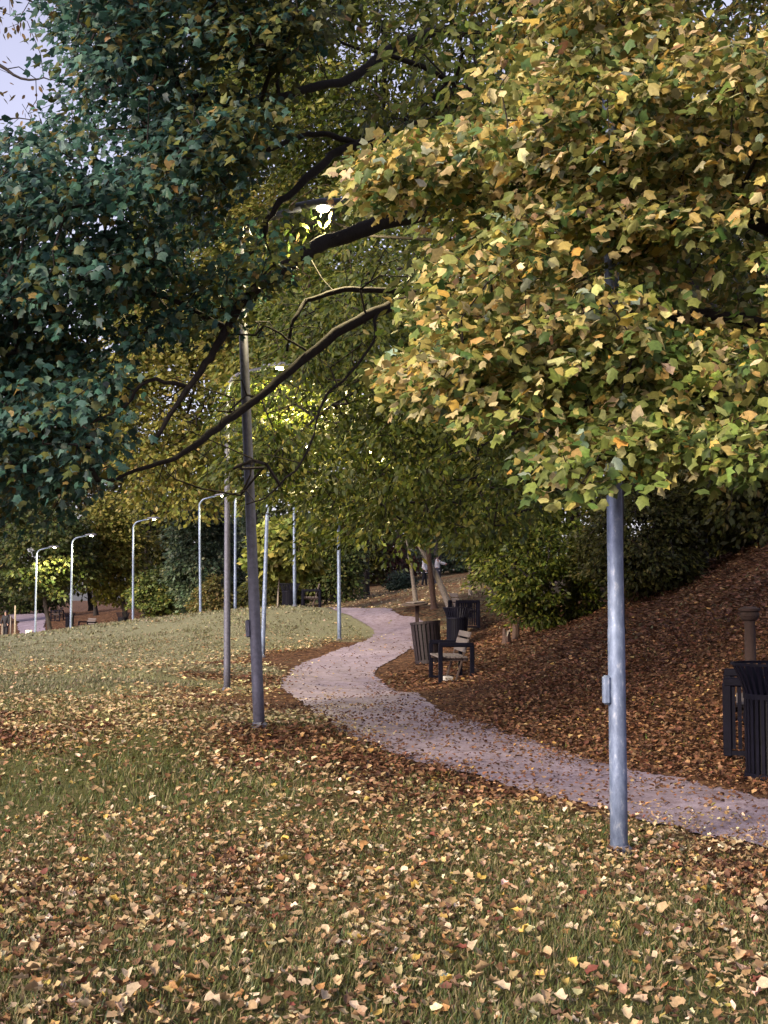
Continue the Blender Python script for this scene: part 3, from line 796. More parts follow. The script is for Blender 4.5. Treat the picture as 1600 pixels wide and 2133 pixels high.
# --- olive oval-leaved tree in the top middle, between the maple and the dark tree
PAL_OLIVE = [(5, (.090, .120, .024)), (4, (.14, .155, .036)), (3, (.052, .085, .018)), (.9, (.28, .24, .09)), (.4, (.34, .22, .12))]
b3 = un(1800, 1200, 19.5); b3[2] = h1(b3[0], b3[1]) - .05
poly_o = [(600, -250), (640, 60), (600, 120), (650, 220), (760, 260), (870, 300), (930, 430), (900, 560), (860, 640), (1000, 700), (1250, 700), (1650, 700), (1650, -250)]
A3 = region(poly_o, 10.2, 13.2, 620, seed=6, lo=.33, scale=.8)
A3 = np.vstack([A3, region([(540, 460), (620, 430), (710, 430), (700, 490), (640, 520), (550, 520)], 12.8, 13.8, 24, seed=7, lo=.2)])
A3 = A3[~((proj(A3)[0] > 610) & (proj(A3)[0] < 730) & (proj(A3)[1] > 380) & (proj(A3)[1] < 462) & (A3[:, 1] < 13.2))]
limbs3 = [([b3, W(1760, 1000, 19), W(1520, 700, 17.5), W(1280, 380, 15.5), W(1200, 60, 14), W(1150, -250, 13)], .19, .06),
          ([W(1280, 380, 15.5), W(1050, 240, 13.2), W(880, 160, 12.2), W(720, 120, 11.6)], .06, .012),
          ([W(1200, 60, 14), W(980, -20, 12.6), W(800, -60, 11.8), W(660, -40, 11.4)], .05, .012),
          ([W(1520, 700, 17.5), W(1150, 560, 14.5), W(1000, 480, 13), W(900, 470, 12.2)], .05, .01)]
tree('oval_leaf_tree', 'olive tree with narrow oval leaves at top centre, between maple and dark tree', 'tree', b3, limbs3, A3,
     dict(T=LO, per=30, rad=.42, flat=.4, droop=.6, out_c=W(1200, 300, 14), size=.105, pal=PAL_OLIVE, tilt=.5, face=.2), singles=300, twig_r=.0035, rmax=.02,
     leafpart=lambda px, py: (px < 1150))

# --- thin twiggy tree whose sparse ends enter at the upper left
b4 = np.array([-9.5, 15.0, h1(-9.5, 15)])
limbs4 = [([b4, b4 + (.1, 0, 3), b4 + (.3, -.2, 6), b4 + (.6, -.3, 9)], .14, .05),
          ([b4 + (.2, -.1, 4.6), W(-300, -60, 14.2), W(-60, -40, 13.8), W(20, 0, 13.6), W(110, 50, 13.5)], .05, .006),
          ([b4 + (.2, -.1, 4), W(-300, 120, 14), W(-80, 120, 13.6), W(60, 175, 13.4), W(130, 185, 13.3)], .045, .005),
          ([b4 + (.15, -.1, 3.6), W(-300, 260, 13.8), W(-100, 250, 13.5), W(60, 245, 13.3)], .04, .005)]
A4 = np.vstack([region([(-250, -200), (60, -80), (120, 60), (80, 90), (150, 180), (130, 250), (0, 290), (-250, 300)], 12.8, 14.4, 80, seed=8, lo=.3, scale=.5)])
tree('twiggy_tree', 'thin branches with a few small brown leaves against the sky, upper left', 'tree', b4, limbs4, A4,
     dict(T=TO, per=6, rad=.25, flat=.8, droop=.9, out_c=b4 + (0, 0, 5), size=.085, pal=[(3, (.20, .13, .06)), (2, (.12, .10, .04)), (2, (.06, .07, .03))], tilt=.4), twig_r=.003, rmax=.012)

# --- trees behind. (name, label, px, py of crown centre, rx, ry, depth, base px, clusters, per, leaf size, palette)
def bgtree(name, label, cx, cy, rx, ry, d, bx, n, per, size, pal, seed, T=TD, tr=.12, group=None, bark='bark', rz=None, lo=.33, trunkmesh=True, lean_to=None, rad=None, by=None, shell=.35):
    c = un(cx, cy, d); s = F / d; r = (rx / s, (rz if rz else rx) / s if rz is None else rz, ry / s)
    bp = un(bx, 1300, d if by is None else by); base = np.array([bp[0], d if by is None else by, 0]); base[2] = h1(base[0], base[1]) - .05
    top = c + (0, 0, r[2] * .35)
    mid = base * (.8, .8, .5) + c * (.2, .2, .5) + rng.standard_normal(3) * (.05, .05, 0) * r[0]
    limbs = [([base, base * .6 + mid * .4, mid, c, top], tr, tr * .25)]
    for k in range(5):
        a = 2.1 * k + seed; e = c + np.array([math.cos(a) * r[0] * .7, math.sin(a) * r[1] * .7, r[2] * (.45 - .22 * k)])
        st = mid * (.8 - .12 * k) + c * (.2 + .12 * k)
        limbs.append(([st, st * .5 + e * .5 + (0, 0, .1 * r[2]), e], tr * .4, tr * .08))
    A = blob(c, r, n, seed, lo, zmin=base[2] + .1, shell=shell)
    return tree(name, label, 'tree' if 'bush' not in name and 'shrub' not in name else 'shrub', base, limbs, A,
         dict(T=T, per=per, rad=rad or max(r) * .13, flat=.45, droop=.5, out_c=c - (0, 0, r[2] * .5), size=size, pal=pal, tilt=.6, face=.1),
         mats=(bark, 'leaf', 'leaf_obj'), group=group, twig_r=.006, rmax=.04)
P_GOLD = [(4, (.18, .18, .040)), (3, (.25, .24, .062)), (3, (.10, .122, .025)), (.6, (.33, .27, .09))]
P_OLIVEB = [(4, (.070, .094, .012)), (3, (.112, .132, .018)), (4, (.038, .060, .010)), (1, (.20, .20, .04))]
P_DARK = [(4, (.046, .054, .014)), (3, (.072, .074, .018)), (2, (.030, .036, .012)), (.8, (.12, .11, .03))]
P_TEALB = [(4, (.045, .075, .055)), (3, (.07, .10, .07)), (2, (.028, .048, .036)), (1, (.11, .13, .08))]
P_GREEN = [(4, (.05, .075, .022)), (3, (.08, .10, .03)), (2, (.03, .05, .018)), (1, (.13, .13, .04))]
P_LIME = [(4, (.19, .22, .05)), (3, (.27, .28, .08)), (2, (.11, .15, .035))]
P_RUST = [(4, (.10, .045, .035)), (3, (.14, .055, .05)), (2, (.06, .03, .028)), (1.5, (.07, .06, .03))]
P_BROWNG = [(3, (.10, .09, .035)), (3, (.07, .08, .03)), (2, (.15, .12, .05))]

bgtree('olive_tree', 'tall olive tree hanging over the path crest, dark leaning trunk beside the pale stake', 790, 760, 330, 390, 32, 905, 900, 40, .17, P_OLIVEB, 10, T=LD, tr=.085, bark='bark_red', by=35, rad=.62)
bgtree('olive_tree', 'low drooping olive crown on thin pale trunk left of the dark trunk', 830, 975, 190, 140, 36.5, 868, 330, 34, .16, P_OLIVEB, 11, T=LD, tr=.07, bark='bark_pale', rad=.5)
bgtree('olive_tree', 'slim tree with thin straight trunk right of the leaning stake', 1010, 1030, 130, 150, 40, 980, 260, 34, .17, P_OLIVEB, 12, T=LD, tr=.06, bark='bark_pale', rad=.5)
bgtree('golden_tree', 'rounded golden leaved tree behind the left lamp posts', 235, 1140, 82, 118, 68, 265, 330, 40, .22, P_GOLD, 13, tr=.16, rad=.5)
bgtree('lamplit_tree', 'olive tree at far left, lit yellow by two far lamps', 95, 1135, 120, 105, 65, 110, 330, 36, .22, P_GREEN, 14, tr=.15, rad=.5)
bgtree('teal_tree', 'blue green conifer-like tree between the golden tree and tall lamp posts', 415, 1160, 78, 130, 62, 415, 330, 40, .2, P_TEALB, 15, tr=.14, rad=.45)
bgtree('dark_shrub', 'dark green shrub low between golden tree and blue green tree', 335, 1240, 62, 52, 64, 335, 150, 36, .2, P_GREEN, 16, tr=.06, rad=.4)
bgtree('brown_shrub', 'brownish green shrub behind the lamp posts left of the lawn crest', 447, 1255, 42, 55, 56, 447, 150, 36, .16, P_BROWNG, 17, tr=.05, rad=.35)
bgtree('lime_sapling', 'young tree with pale yellow green leaves on a thin staked trunk', 588, 1140, 68, 62, 47, 577, 150, 22, .26, P_LIME, 18, T=LM6, tr=.05, bark='bark_pale', rad=.45)
bgtree('dark_tree', 'dark green tree behind the far bench and tall thin lamp', 690, 1150, 75, 110, 56, 700, 330, 36, .18, P_GREEN, 19, tr=.13, rad=.5)
bgtree('dark_shrub', 'dark shrub behind the lime sapling and far bin', 570, 1240, 70, 45, 56, 570, 150, 36, .18, P_DARK, 20, tr=.05, rad=.4)
bgtree('rust_shrub', 'dull red shrub in the hollow beyond the path crest', 800, 1170, 75, 62, 88, 790, 170, 36, .25, P_RUST, 21, tr=.08, rad=.5)
bgtree('green_bush', 'small grey green bush at the foot of the red shrub', 835, 1222, 30, 34, 70, 835, 90, 30, .16, P_TEALB, 22, tr=.04, rad=.3)
bgtree('dark_tree', 'dark tree at the edge of the hollow right of the tall lamp', 760, 1120, 55, 110, 84, 742, 260, 30, .25, P_DARK, 23, tr=.16, rad=.5)
bgtree('dark_tree', 'dark blue green tree behind the two people on the slope', 960, 1140, 110, 75, 92, 960, 260, 30, .3, P_TEALB, 24, tr=.14, rad=.7)
bgtree('olive_shrub', 'large olive shrub leaning over the leafy slope behind the two stumps', 1130, 1175, 150, 140, 27, 1150, 620, 36, .105, P_OLIVEB, 25, T=LD, tr=.06, rad=.27)
bgtree('dark_shrub', 'dark olive shrub behind the nearest lamp post on the slope', 1340, 1130, 140, 140, 24.5, 1350, 560, 34, .10, P_DARK, 26, T=LD, tr=.06, rad=.25)
bgtree('slope_tree', 'tall dark olive tree above the slope behind the large shrub', 1130, 800, 230, 280, 29, 1190, 650, 38, .17, P_OLIVEB, 27, T=LD, tr=.16, rad=.55)
bgtree('slope_tree', 'shadowed tree at the right edge high on the slope', 1560, 860, 230, 330, 25, 1590, 650, 36, .16, P_DARK, 28, T=LD, tr=.2, rad=.5)
bgtree('slope_tree', 'tall tree high on the slope right of the oval-leaved tree', 1420, 480, 260, 300, 27, 1460, 600, 36, .17, P_OLIVEB, 29, T=LD, tr=.18, rad=.55)
bgtree('golden_tree', 'tall golden olive tree behind the dark limbs, left of the leaning lamp', 400, 830, 210, 260, 58, 300, 620, 40, .26, P_GOLD, 30, tr=.12, by=74, rad=.95)
bgtree('olive_tree', 'tall olive tree behind the golden tree at left', 130, 900, 190, 220, 74, 200, 560, 38, .28, P_BROWNG, 31, tr=.15, by=84, rad=1.0)
bgtree('olive_tree', 'broad tree behind the leaning lamp head, lit through its leaves', 600, 640, 190, 280, 48, 690, 650, 38, .22, P_GOLD, 32, tr=.12, by=60, rad=.8)
bgtree('dark_tree', 'far green tree at the left edge behind the curved path', -60, 1130, 130, 130, 88, -40, 300, 34, .3, P_GREEN, 33, tr=.2, rad=.8)
bgtree('olive_tree', 'olive tree between the golden tree and lit lamp, behind the dark crown', 400, 560, 190, 210, 60, 470, 520, 38, .26, P_OLIVEB, 35, tr=.12, rad=.95, by=78)
bgtree('teal_tree', 'blue green shrub mass behind the slim pale lamp post', 500, 1180, 66, 95, 68, 500, 200, 36, .22, P_TEALB, 37, tr=.08, rad=.5)
bgtree('dark_tree', 'dark tree filling the gap behind the curved-arm lamp', 335, 1140, 70, 95, 76, 335, 220, 36, .26, P_DARK, 38, tr=.1, rad=.6)
bgtree('green_tree', 'tall green tree behind the dark crown left of the lit lamp', 500, 270, 230, 240, 52, 540, 620, 38, .24, P_GREEN, 39, T=LD, tr=.14, rad=.9, by=80)
bgtree('dark_shrub', 'low dark shrubs closing the far end of the curved path', 40, 1225, 130, 50, 104, 60, 220, 34, .3, P_GREEN, 41, tr=.08, rad=.8)
bgtree('tall_tree', 'tallest olive tree filling the top middle behind the oval-leaved tree', 800, 170, 370, 330, 42, 760, 900, 38, .22, P_OLIVEB, 34, T=LD, tr=.2, rad=.8, by=62)
# hanging olive curtain over the path: trunk on the slope behind the nearest lamp
bgtree('dark_shrub', 'dark shrub at the top of the leafy slope near the right edge', 1500, 1060, 150, 110, 30, 1500, 420, 34, .13, P_DARK, 36, T=LD, tr=.06, rad=.32)
b5 = np.array(un(1290, 1330, 20.5)); b5[2] = h1(b5[0], b5[1]) - .05
A5 = np.vstack([region([(520, 640), (700, 600), (880, 620), (1000, 700), (1180, 800), (1240, 1000), (1100, 1080), (1030, 1130), (940, 1120), (840, 1095), (740, 1100), (660, 1050), (560, 1040), (470, 990), (440, 900), (480, 760)], 16.5, 21.5, 560, seed=60, lo=.40, scale=.8),
                region([(700, 420), (1000, 420), (1300, 500), (1300, 900), (1000, 800), (700, 640)], 17, 22, 240, seed=61, lo=.36, scale=1.0)])
limbs5 = [([b5, W(1288, 1180, 20.4), W(1285, 950, 20.2), W(1250, 700, 19.8), W(1180, 450, 19.5)], .10, .05),
          ([W(1280, 900, 20.2), W(1100, 760, 19.4), W(900, 760, 18.8), W(720, 830, 18.2), W(600, 920, 17.8)], .05, .01),
          ([W(1286, 1000, 20.3), W(1160, 900, 19.6), W(1000, 930, 19), W(990, 1000, 18.8), W(840, 1010, 18.5)], .04, .008),
          ([W(1250, 700, 19.8), W(1050, 560, 19.4), W(850, 560, 18.8), W(640, 660, 18)], .05, .01)]
tree('olive_tree', 'olive tree drooping over the path, hiding the middle lamp heads', 'tree', b5, limbs5, A5,
     dict(T=LO, per=46, rad=.45, flat=.36, droop=.6, out_c=W(1200, 700, 20), size=.098, pal=P_OLIVEB, tilt=.55, face=.12), twig_r=.004, rmax=.02)
k = 0
for cx, cy, rx, ry, d, pal, lab in ((-150, 1040, 190, 170, 104, P_GREEN, 'far tree beyond the left edge of the lawn'), (180, 1080, 170, 150, 108, P_DARK, 'far dark tree behind the curved path at left'),
    (420, 1030, 170, 170, 100, P_GREEN, 'far green tree behind the blue green tree'), (640, 1040, 160, 190, 105, P_DARK, 'far dark tree behind the lime sapling'),
    (850, 1060, 150, 170, 112, P_DARK, 'far dark tree above the red shrub'), (1060, 1000, 170, 190, 100, P_OLIVEB, 'far olive tree behind the two people'),
    (1280, 900, 180, 210, 70, P_DARK, 'dark wood-edge tree behind the large olive shrub'), (1500, 800, 200, 240, 60, P_DARK, 'dark wood-edge tree on the ridge at right'),
    (1750, 700, 200, 280, 50, P_OLIVEB, 'ridge tree beyond the right edge'), (900, 780, 190, 260, 75, P_OLIVEB, 'tall far tree behind the olive crown over the path')):
    k += 1
    bgtree('far_tree', lab, cx, cy, rx, ry, d, cx + 10, 320, 34, .42 if d > 90 else .3, pal, 40 + k, tr=.25, rad=1.1 * d / 90, group='trees closing the view')

# ------------------------------------------------------------------ street lamps
def lamp(label, px, py, d, H, lean=(0, 0), reach=.62, power=1.0, box=False, band=None, r0=.048, m='galv', az=0.0):
    b = un(px, py, d); z = h1(b[0], b[1]); s = F / d
    root = empty('street_lamp', (b[0], b[1], z), (lean[1], lean[0], az)); tag(root, label, 'street lamp', 'lamps along the park path')
    hp = H - .42
    p = MB(); p.tube([(0, 0, -.15), (0, 0, .4), (0, 0, 1.3), (0, 0, 1.32), (0, 0, hp * .7), (0, 0, hp)], [r0, r0, r0 * .98, r0 * .93, r0 * .82, r0 * .7], 18)
    p.build('pole', M[m], root, True)
    a = MB(); A = [(0, 0, hp - .02)]
    for t in np.linspace(0, 1, 9): A.append((.30 - .30 * math.cos(t * math.pi * .43), 0, hp + .30 * math.sin(t * math.pi * .43)))
    A.append((reach, 0, hp + .38))
    a.tube(A, [r0 * .62] * len(A), 12); a.build('arm', M[m], root, True)
    c = MB(); c.lathe([(r0 * 1.02, 0), (r0 * 1.5, 0), (r0 * 1.5, .025), (r0 * 1.08, .05), (r0 * 1.02, .05)], 18); c.build('base_collar', M['galv_dark'], root)
    h = MB(); hz = hp + .38
    prof = [(reach - .05, .035, .03), (reach + .08, .07, .05), (reach + .22, .10, .065), (reach + .38, .085, .055), (reach + .45, .03, .03)]
    pts = []; fs = []; n = 10
    for x, w, t in prof:
        pts += [(x, w * math.cos(2 * math.pi * i / n), hz + .03 + t * math.sin(2 * math.pi * i / n) * (1 if math.sin(2 * math.pi * i / n) > 0 else .55)) for i in range(n)]
    for k in range(len(prof) - 1):
        for i in range(n): fs.append((k * n + i, k * n + (i + 1) % n, k * n + n + (i + 1) % n, k * n + n + i))
    fs += [tuple(range(n - 1, -1, -1)), tuple(range((len(prof) - 1) * n, len(prof) * n))]
    h.add(pts, fs); head = h.build('lamp_head', M['galv_dark'], root, True)
    l = MB(); l.lathe([(.001, -.035), (.04, -.03), (.062, -.012), (.066, .01)], 14, (reach + .22, 0, hz - .005)); l.build('lens', M['lens'], head, True)
    ld = bpy.data.lights.new('lamp_light', 'SPOT'); ld.spot_size = R(168); ld.spot_blend = .35; ld.energy = LAMP_POWER * power * 4; ld.color = (1.0, .82, .42); ld.shadow_soft_size = .07
    lo = bpy.data.objects.new('lamp_light', ld); COL.objects.link(lo); lo.parent = head; lo.location = (reach + .22, 0, hz - .06)
    if box:
        q = MB(); q.box((-r0 - .012, -.01, .95), (.045, .07, .17), None, .012); q.build('service_box', M[m], root)
    if band:
        q = MB(); q.lathe([(r0 * .93, band - .012), (r0 * 1.06, band - .012), (r0 * 1.06, band + .012), (r0 * .93, band + .012)], 18); q.build('strap', M['black'], root)
    return root
lamp('nearest lamp post, pale blue grey steel, rising into the yellow maple leaves', 1290, 1775, 7.7, 6.1, (R(-.1), 0), box=True, power=.1, r0=.052)
lamp('leaning grey lamp post at left of the path, its lit head among dark limbs', 540, 1520, 12.6, 5.1, (R(-2.7), 0), box=True, band=2.55, power=2.4, r0=.056, m='galv_dark')
lamp('upright grey lamp post just left of the leaning one', 473, 1437, 20.5, 5.15, (R(-.4), 0), power=7.0, r0=.054, m='galv_dark')
lamp('thin lamp post just behind the leaning one, tilted right with a dark strap', 547, 1372, 28.5, 4.7, (R(1.5), 0), band=3.15, power=1.5)
lamp('lamp post standing at the path edge where it bends up to the crest', 707, 1335, 32, 4.7, (R(-.5), 0), power=1.5)
lamp('lamp post on the lawn crest in front of the far bin', 614, 1265, 37, 4.7, (R(-.6), 0), power=1.5)
lamp('slim pale lamp post rising behind the upright grey one', 490, 1280, 43, 4.7, (R(-.4), 0), power=1.5)
lamp('lamp post with hooked arm before the blue green tree', 418, 1298, 46.7, 4.6, (R(-1.2), 0), power=1.5)
lamp('lamp post with curved arm right of the golden tree', 277, 1318, 52, 4.6, (R(-.6), 0), power=2)
lamp('lamp post with curved arm left of the golden tree', 147, 1333, 56.5, 4.55, (0, 0), power=14)
lamp('leftmost lamp post, beside the far curved path', 73, 1340, 61, 4.55, (0, 0), power=14)

# ------------------------------------------------------------------ bins
def make_bin(flared=True, rb=.27, hb=.74, mt='iron', n=30):
    root = empty('litter_bin', (0, 0, 0))
    S = MB(); w = 2 * math.pi * rb / n * .56
    if flared: prof = [(0, .04), (0, hb), (.045, hb + .14), (.105, hb + .27)]
    else: prof = [(-.03, .04), (.0, hb)]
    pts = []; fs = []
    for o, z in prof: pts += [(rb + o, -w / 2, z), (rb + o, w / 2, z), (rb + o - .008, w / 2, z), (rb + o - .008, -w / 2, z)]
    for k in range(len(prof) - 1):
        for i in range(4): fs.append((k * 4 + i, k * 4 + (i + 1) % 4, k * 4 + 4 + (i + 1) % 4, k * 4 + 4 + i))
    S.add(pts, fs); sm = S.mesh('slat', M[mt])
    for i in range(n):
        o = bpy.data.objects.new('slat', sm); COL.objects.link(o); o.parent = root; o.rotation_euler = (0, 0, 2 * math.pi * i / n)
    def ring(name, r, z, h, t=.012):
        q = MB(); q.lathe([(r - t, z), (r, z), (r, z + h), (r - t, z + h), (r - t, z)], 32); q.build(name, M[mt], root)
    r_b = rb + prof[0][0]
    ring('base_ring', r_b + .012, .0, .07)
    if flared: ring('middle_ring', rb + .012, hb - .035, .045); ring('top_ring', rb + .115, hb + .255, .022, .02)
    else: ring('top_ring', rb + .012, hb - .03, .05)
    q = MB(); q.lathe([(.02, .06), (r_b - .03, .06), (rb - .03, hb - .02), (rb - .045, hb - .02), (r_b - .05, .08), (.02, .08)], 24); q.build('liner', M['liner'], root)
    return root
def copy_tree(o, parent=None):
    c = o.copy(); COL.objects.link(c); c.parent = parent
    for ch in list(o.children): copy_tree(ch, c)
    return c
def ground_at(px, d):
    p = un(px, 1300, d); return (p[0], d, h1(p[0], d))
bin0 = make_bin()
bin0.location = ground_at(1614, 10.5); bin0.scale = (.92, .92, .92); tag(bin0, 'black slatted litter bin with flared rim cut by the right edge', 'litter bin', 'flared litter bins')
for lab, px, d, sc in (('black flared litter bin behind the near bench, left of the stumps', 952, 31, 1.0), ('flared bin beyond the lawn crest behind a lamp post', 603, 42.5, 1.0),
                       ('dark bin at the far curved path, left of a lamp post', 145, 78, 1.0), ('small dark bin half hidden behind the lawn by the golden tree', 256, 64, 1.0)):
    o = copy_tree(bin0); o.location = ground_at(px, d); tag(o, lab)
bar = make_bin(False, .29, .80, 'iron_brown', 22)
bar.location = ground_at(893, 25.6); bar.rotation_euler = (R(-2), R(-5), 0)
tag(bar, 'brown slatted barrel bin leaning beside the path in front of the flared bin', 'litter bin')

# ------------------------------------------------------------------ benches
def make_bench(L_=1.55):
    """length along local y, faces local -x"""
    root = empty('park_bench', (0, 0, 0))
    lg = MB(); lg.box((0, 0, .325), (.075, .055, .65), None, .008); lm = lg.mesh('leg', M['iron'])
    for sy in (-1, 1):
        for sx in (-1, 1):
            o = link('leg', lm, root); o.location = (sx * .27, sy * L_ / 2, 0)
        a = MB(); a.box((0, 0, 0), (.60, .065, .075), None, .01); o = a.build('armrest', M['iron'], root); o.location = (0, sy * L_ / 2, .655)
        a = MB(); a.box((0, 0, 0), (.60, .05, .04)); o = a.build('foot_bar', M['iron'], root); o.location = (0, sy * L_ / 2 * .995, .03)
        a = MB(); Rm = Matrix.Rotation(R(17), 3, 'Y')
        a.box((0, 0, 0), (.035, .04, .88), Rm, .005); o = a.build('back_support', M['wood_dark'], root); o.location = (.13, sy * (L_ / 2 - .12), .44)
        a = MB(); a.box((0, 0, 0), (.5, .04, .045)); o = a.build('seat_rail', M['wood_dark'], root); o.location = (-.03, sy * (L_ / 2 - .12), .40)
    sl = MB(); sl.box((0, 0, 0), (.085, L_ - .09, .032), None, .006); sm = sl.mesh('seat_slat', M['wood'])
    for k in range(5):
        o = link('seat_slat', sm, root); o.location = (-.25 + .102 * k, 0, .44)
    bs = MB(); bs.box((0, 0, 0), (.03, L_ - .09, .10), Matrix.Rotation(R(17), 3, 'Y'), .006); bm_ = bs.mesh('back_slat', M['wood'])
    for k in range(3):
        o = link('back_slat', bm_, root); o.location = (.165 + .04 * k, 0, .57 + .125 * k)
    return root
def yaw_to(px, d, extra=0.0):
    p = un(px, 1300, d); return math.atan2(-p[0], p[1]) + extra
bn = make_bench()
bn.location = ground_at(939, 22.9); bn.rotation_euler = (0, 0, R(4)); tag(bn, 'black framed bench with pale wooden slats seen from its end, beside barrel bin', 'bench', 'park benches')
for lab, px, d, rz in (('bench end behind the right-hand flared bin', 1574, 12.3, R(-15)), ('dark bench end just right of the flared bin by the stumps', 966, 33.0, R(184)),
                       ('far bench on the crest right of a lamp post', 649, 42.0, R(2)), ('far bench beside the curved path at left', 119, 84, R(5)), ('far bench right of the far bin', 183, 72, R(30))):
    o = copy_tree(bn); o.location = ground_at(px, d); o.rotation_euler = (0, 0, rz); tag(o, lab)
    if 'bench end' in lab:
        a = MB(); a.box((0, 0, 0), (.034, .02, .56)); pm = a.mesh('side_slat', M['iron'])
        for sy in (-1, 1):
            for k in range(9):
                c = link('side_slat', pm, o); c.location = (-.216 + .054 * k, sy * .775, .345)
p = ground_at(930, 22.7)
q = MB(); q.box((0, 0, .045), (.17, .24, .09), Matrix.Rotation(R(20), 3, 'Z'), .015); o = q.build('paper_bag', M['paper']); o.location = p
tag(o, 'pale grey scrap lying under the near bench', 'litter')

# pedestal table and capped post
p = ground_at(869, 28.5); t = empty('pedestal_table', p); tag(t, 'small tilted round table top on red brown post behind the barrel bin', 'table')
q = MB(); q.box((0, 0, .52), (.085, .085, 1.06), None, .01); q.build('post', M['wood_red'], t)
q = MB(); q.lathe([(.001, 1.055), (.27, 1.055), (.30, 1.065), (.30, 1.085), (.27, 1.095), (.001, 1.095)], 26); o = q.build('table_top', M['wood_dark'], t); o.rotation_euler = (R(4), R(-3), 0)
q = MB(); q.box((.02, 0, 1.115), (.32, .3, .03), Matrix.Rotation(R(35), 3, 'Z'), .008); o2 = q.build('top_panel', M['wood'], o)
p = ground_at(1562, 14.2); t = empty('capped_post', p); t.scale = (1, 1, .78); tag(t, 'dark brown round post with flared cap rising behind the right-hand bin', 'post')
q = MB(); q.lathe([(.075, -.1), (.075, .06), (.062, .08), (.058, .80), (.058, .86)], 18); q.build('post', M['wood_red'], t, True)
q = MB(); q.lathe([(.06, .83), (.085, .85), (.105, .90), (.105, .93), (.09, .95), (.11, .97), (.11, 1.0), (.05, 1.03), (.001, 1.03)], 18); q.build('cap', M['wood_red'], t)

# stumps, stake, bollard
def stump(px, d, r, h, lab, seed):
    rr = np.random.default_rng(seed); n = 14; loc = ground_at(px, d); q = MB(); pts = []; fs = []
    prof = [(1.35, -.08), (1.1, .05), (.95, h * .6), (.92, h)]
    off = 1 + .12 * rr.standard_normal(n)
    for k, (s, z) in enumerate(prof):
        pts += [(r * s * off[i] * math.cos(2 * math.pi * i / n), r * s * off[i] * math.sin(2 * math.pi * i / n), z + (.05 * rr.standard_normal() if k == 3 else 0)) for i in range(n)]
    for k in range(3):
        for i in range(n): fs.append((k * n + i, k * n + (i + 1) % n, k * n + n + (i + 1) % n, k * n + n + i))
    t = empty('tree_stump', loc); tag(t, lab, 'stump', 'two small stumps')
    q.add(pts, fs); q.build('bark', M['bark_red'], t)
    q = MB(); q.add([pts[3 * n + i] for i in range(n)] + [(0, 0, h - .02)], [(i, (i + 1) % n, n) for i in range(n)]); q.build('cut_face', M['bark_pale'], t)
stump(1055, 26, .08, .27, 'left of two small broken stumps on the leafy slope', 1)
stump(1075, 26.3, .07, .30, 'right of two small broken stumps on the leafy slope', 2)
g1 = np.array(ground_at(943, 34.5)); g2 = un(872, 1135, 35.5)
t = empty('leaning_pole', g1); tag(t, 'pale bare trunk leaning left across the dark tree trunk', 'tree trunk')
q = MB(); PP = smooth_line([np.zeros(3) - (0, 0, .1), (g2 - g1) * .5 + (.03, 0, .05), g2 - g1], 5); q.tube(PP, np.linspace(.10, .05, len(PP)), 9); q.build('trunk', M['bark_pale'], t, True)
p = ground_at(60, 57.5); t = empty('white_bollard', p); tag(t, 'short white box post beside the far curved path', 'bollard')
q = MB(); q.box((0, 0, .27), (.22, .2, .54), None, .02); q.build('post', M['white'], t)
q = MB(); q.box((0, 0, .555), (.25, .23, .03), None, .01); q.build('cap', M['white'], t)
for lab, px, d, hh in (('thin wooden stake left of the far path, nearer one', 31, 61, 1.9), ('thin wooden stake at the far left edge', 5, 66, 1.6), ('thin wooden stake beside the people at far left', 22, 75, 1.5)):
    p = ground_at(px, d); q = MB(); q.tube([(0, 0, -.1), (.01, 0, hh * .5), (0, 0, hh)], [.05, .045, .04], 8)
    o = q.build('wooden_stake', M['bark_pale'], None, True); o.location = p; tag(o, lab, 'stake', 'wooden stakes')

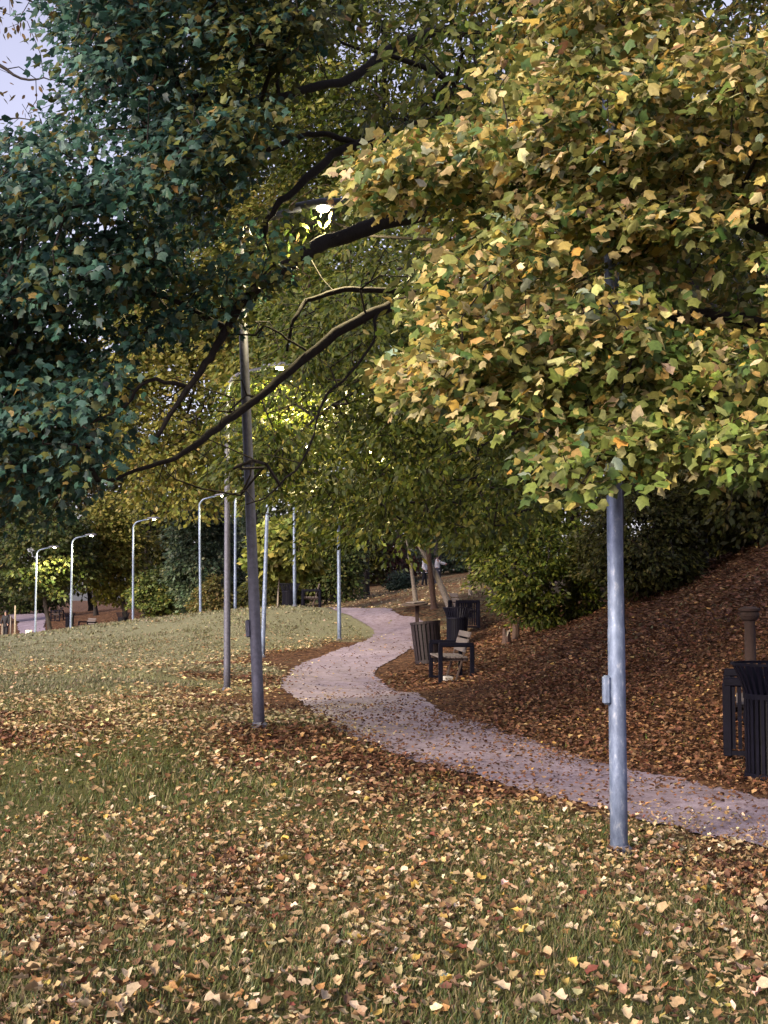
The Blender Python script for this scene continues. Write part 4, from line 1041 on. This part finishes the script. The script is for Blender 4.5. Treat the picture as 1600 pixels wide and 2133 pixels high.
# ------------------------------------------------------------------ people
def skin_mesh(name, V, E, rad, m, parent, root=0, sub=2):
    me = bpy.data.meshes.new(name); me.from_pydata(V, E, []); me.update(); me.materials.append(m)
    o = link(name, me, parent)
    md = o.modifiers.new('skin', 'SKIN'); md.use_smooth_shade = True
    lay = me.skin_vertices[0].data if me.skin_vertices else None
    if lay is None:
        bpy.context.view_layer.objects.active = o; lay = me.skin_vertices[0].data
    for k, r in enumerate(rad): lay[k].radius = r if isinstance(r, tuple) else (r, r); lay[k].use_root = (k == root)
    s = o.modifiers.new('sub', 'SUBSURF'); s.levels = sub; s.render_levels = sub
    return o
def person(label, loc, rz, top, bottom, arm_fwd=(0, 0), stride=.1, jacket=False):
    """faces local +x"""
    root = empty('person', loc, (0, 0, rz)); tag(root, label, 'person')
    J = dict(pel=(0, 0, .93), chest=(.0, 0, 1.28), neck=(.0, 0, 1.47), head=(.02, 0, 1.56), crown=(.015, 0, 1.68))
    def arm(s, f):
        sh = np.array((0, s * .17, 1.41)); el = sh + np.array((.27 * math.sin(f), s * .05, -.27 * math.cos(f)))
        g = f + .35; wr = el + np.array((.25 * math.sin(g), 0, -.25 * math.cos(g))); hd = wr + np.array((.09 * math.sin(g), 0, -.09 * math.cos(g)))
        return sh, el, wr, hd
    a1, a2 = arm(1, arm_fwd[0]), arm(-1, arm_fwd[1])
    def leg(s, f): return (0, s * .09, .88), (f * .5 + .02, s * .095, .48), (f, s * .1, .08), (f + .14, s * .11, .03)
    l1, l2 = leg(1, stride), leg(-1, -stride)
    V = [J['pel'], J['chest'], J['neck'], J['head'], J['crown'], *a1, *a2, *l1, *l2]
    V = [tuple(map(float, v)) for v in V]
    E = [(0, 1), (1, 2), (2, 3), (3, 4), (1, 5), (5, 6), (6, 7), (7, 8), (1, 9), (9, 10), (10, 11), (11, 12), (0, 13), (13, 14), (14, 15), (15, 16), (0, 17), (17, 18), (18, 19), (19, 20)]
    rad = [(.12, .10), (.14, .11), .055, (.085, .075), (.07, .065), .055, .042, .032, .038, .055, .042, .032, .038, .08, .055, .04, .035, .08, .055, .04, .035]
    skin_mesh('body', V, E, rad, M['skin'], root)
    Vs = [(0, 0, .84), V[0], V[1], (0, 0, 1.44), V[5], V[6], V[7], V[9], V[10], V[11]]
    skin_mesh('jacket' if jacket else 'shirt', Vs, [(0, 1), (1, 2), (2, 3), (2, 4), (4, 5), (5, 6), (2, 7), (7, 8), (8, 9)], [(.155, .125), (.15, .125), (.17, .135), .08, .08, .062, .05, .08, .062, .05], top, root, 1)
    Vt = [(0, 0, .95), V[13], V[14], V[15], V[17], V[18], V[19]]
    skin_mesh('trousers', Vt, [(0, 1), (1, 2), (2, 3), (0, 4), (4, 5), (5, 6)], [(.14, .115), .105, .075, .06, .105, .075, .06], bottom, root)
    q = MB(); q.lathe([(.085, 1.55), (.105, 1.62), (.10, 1.69), (.06, 1.74), (.001, 1.755)], 14); o = q.build('hair', M['hair'], root, True); o.location = (-.025, 0, 0)
    for s in (-1, 1):
        q = MB(); q.box((.1 + (stride if s > 0 else -stride), s * .11, .035), (.27, .095, .07), None, .025); q.build('shoe', M['black'], root)
    q = MB(); q.add([(.10, -.012, 1.585), (.10, .012, 1.585), (.125, 0, 1.58), (.098, 0, 1.62)], [(0, 1, 2), (1, 3, 2), (3, 0, 2)]); q.build('nose', M['skin'], root)
    return root
person('person in white shirt and dark trousers standing left of the dark trunk on the slope', ground_at(884, 73), R(-15), M['shirt'], M['cloth_dark'], (.25, .1))
person('person in white shirt behind the dark trunk, holding a forearm out to the right', ground_at(911, 73.5), R(0), M['shirt'], M['cloth_navy'], (.9, 1.0))
person('person in dark clothes with white shirt front at the far left edge', ground_at(12, 76), R(-100), M['cloth_dark'], M['cloth_dark'], (.2, .2), jacket=True)
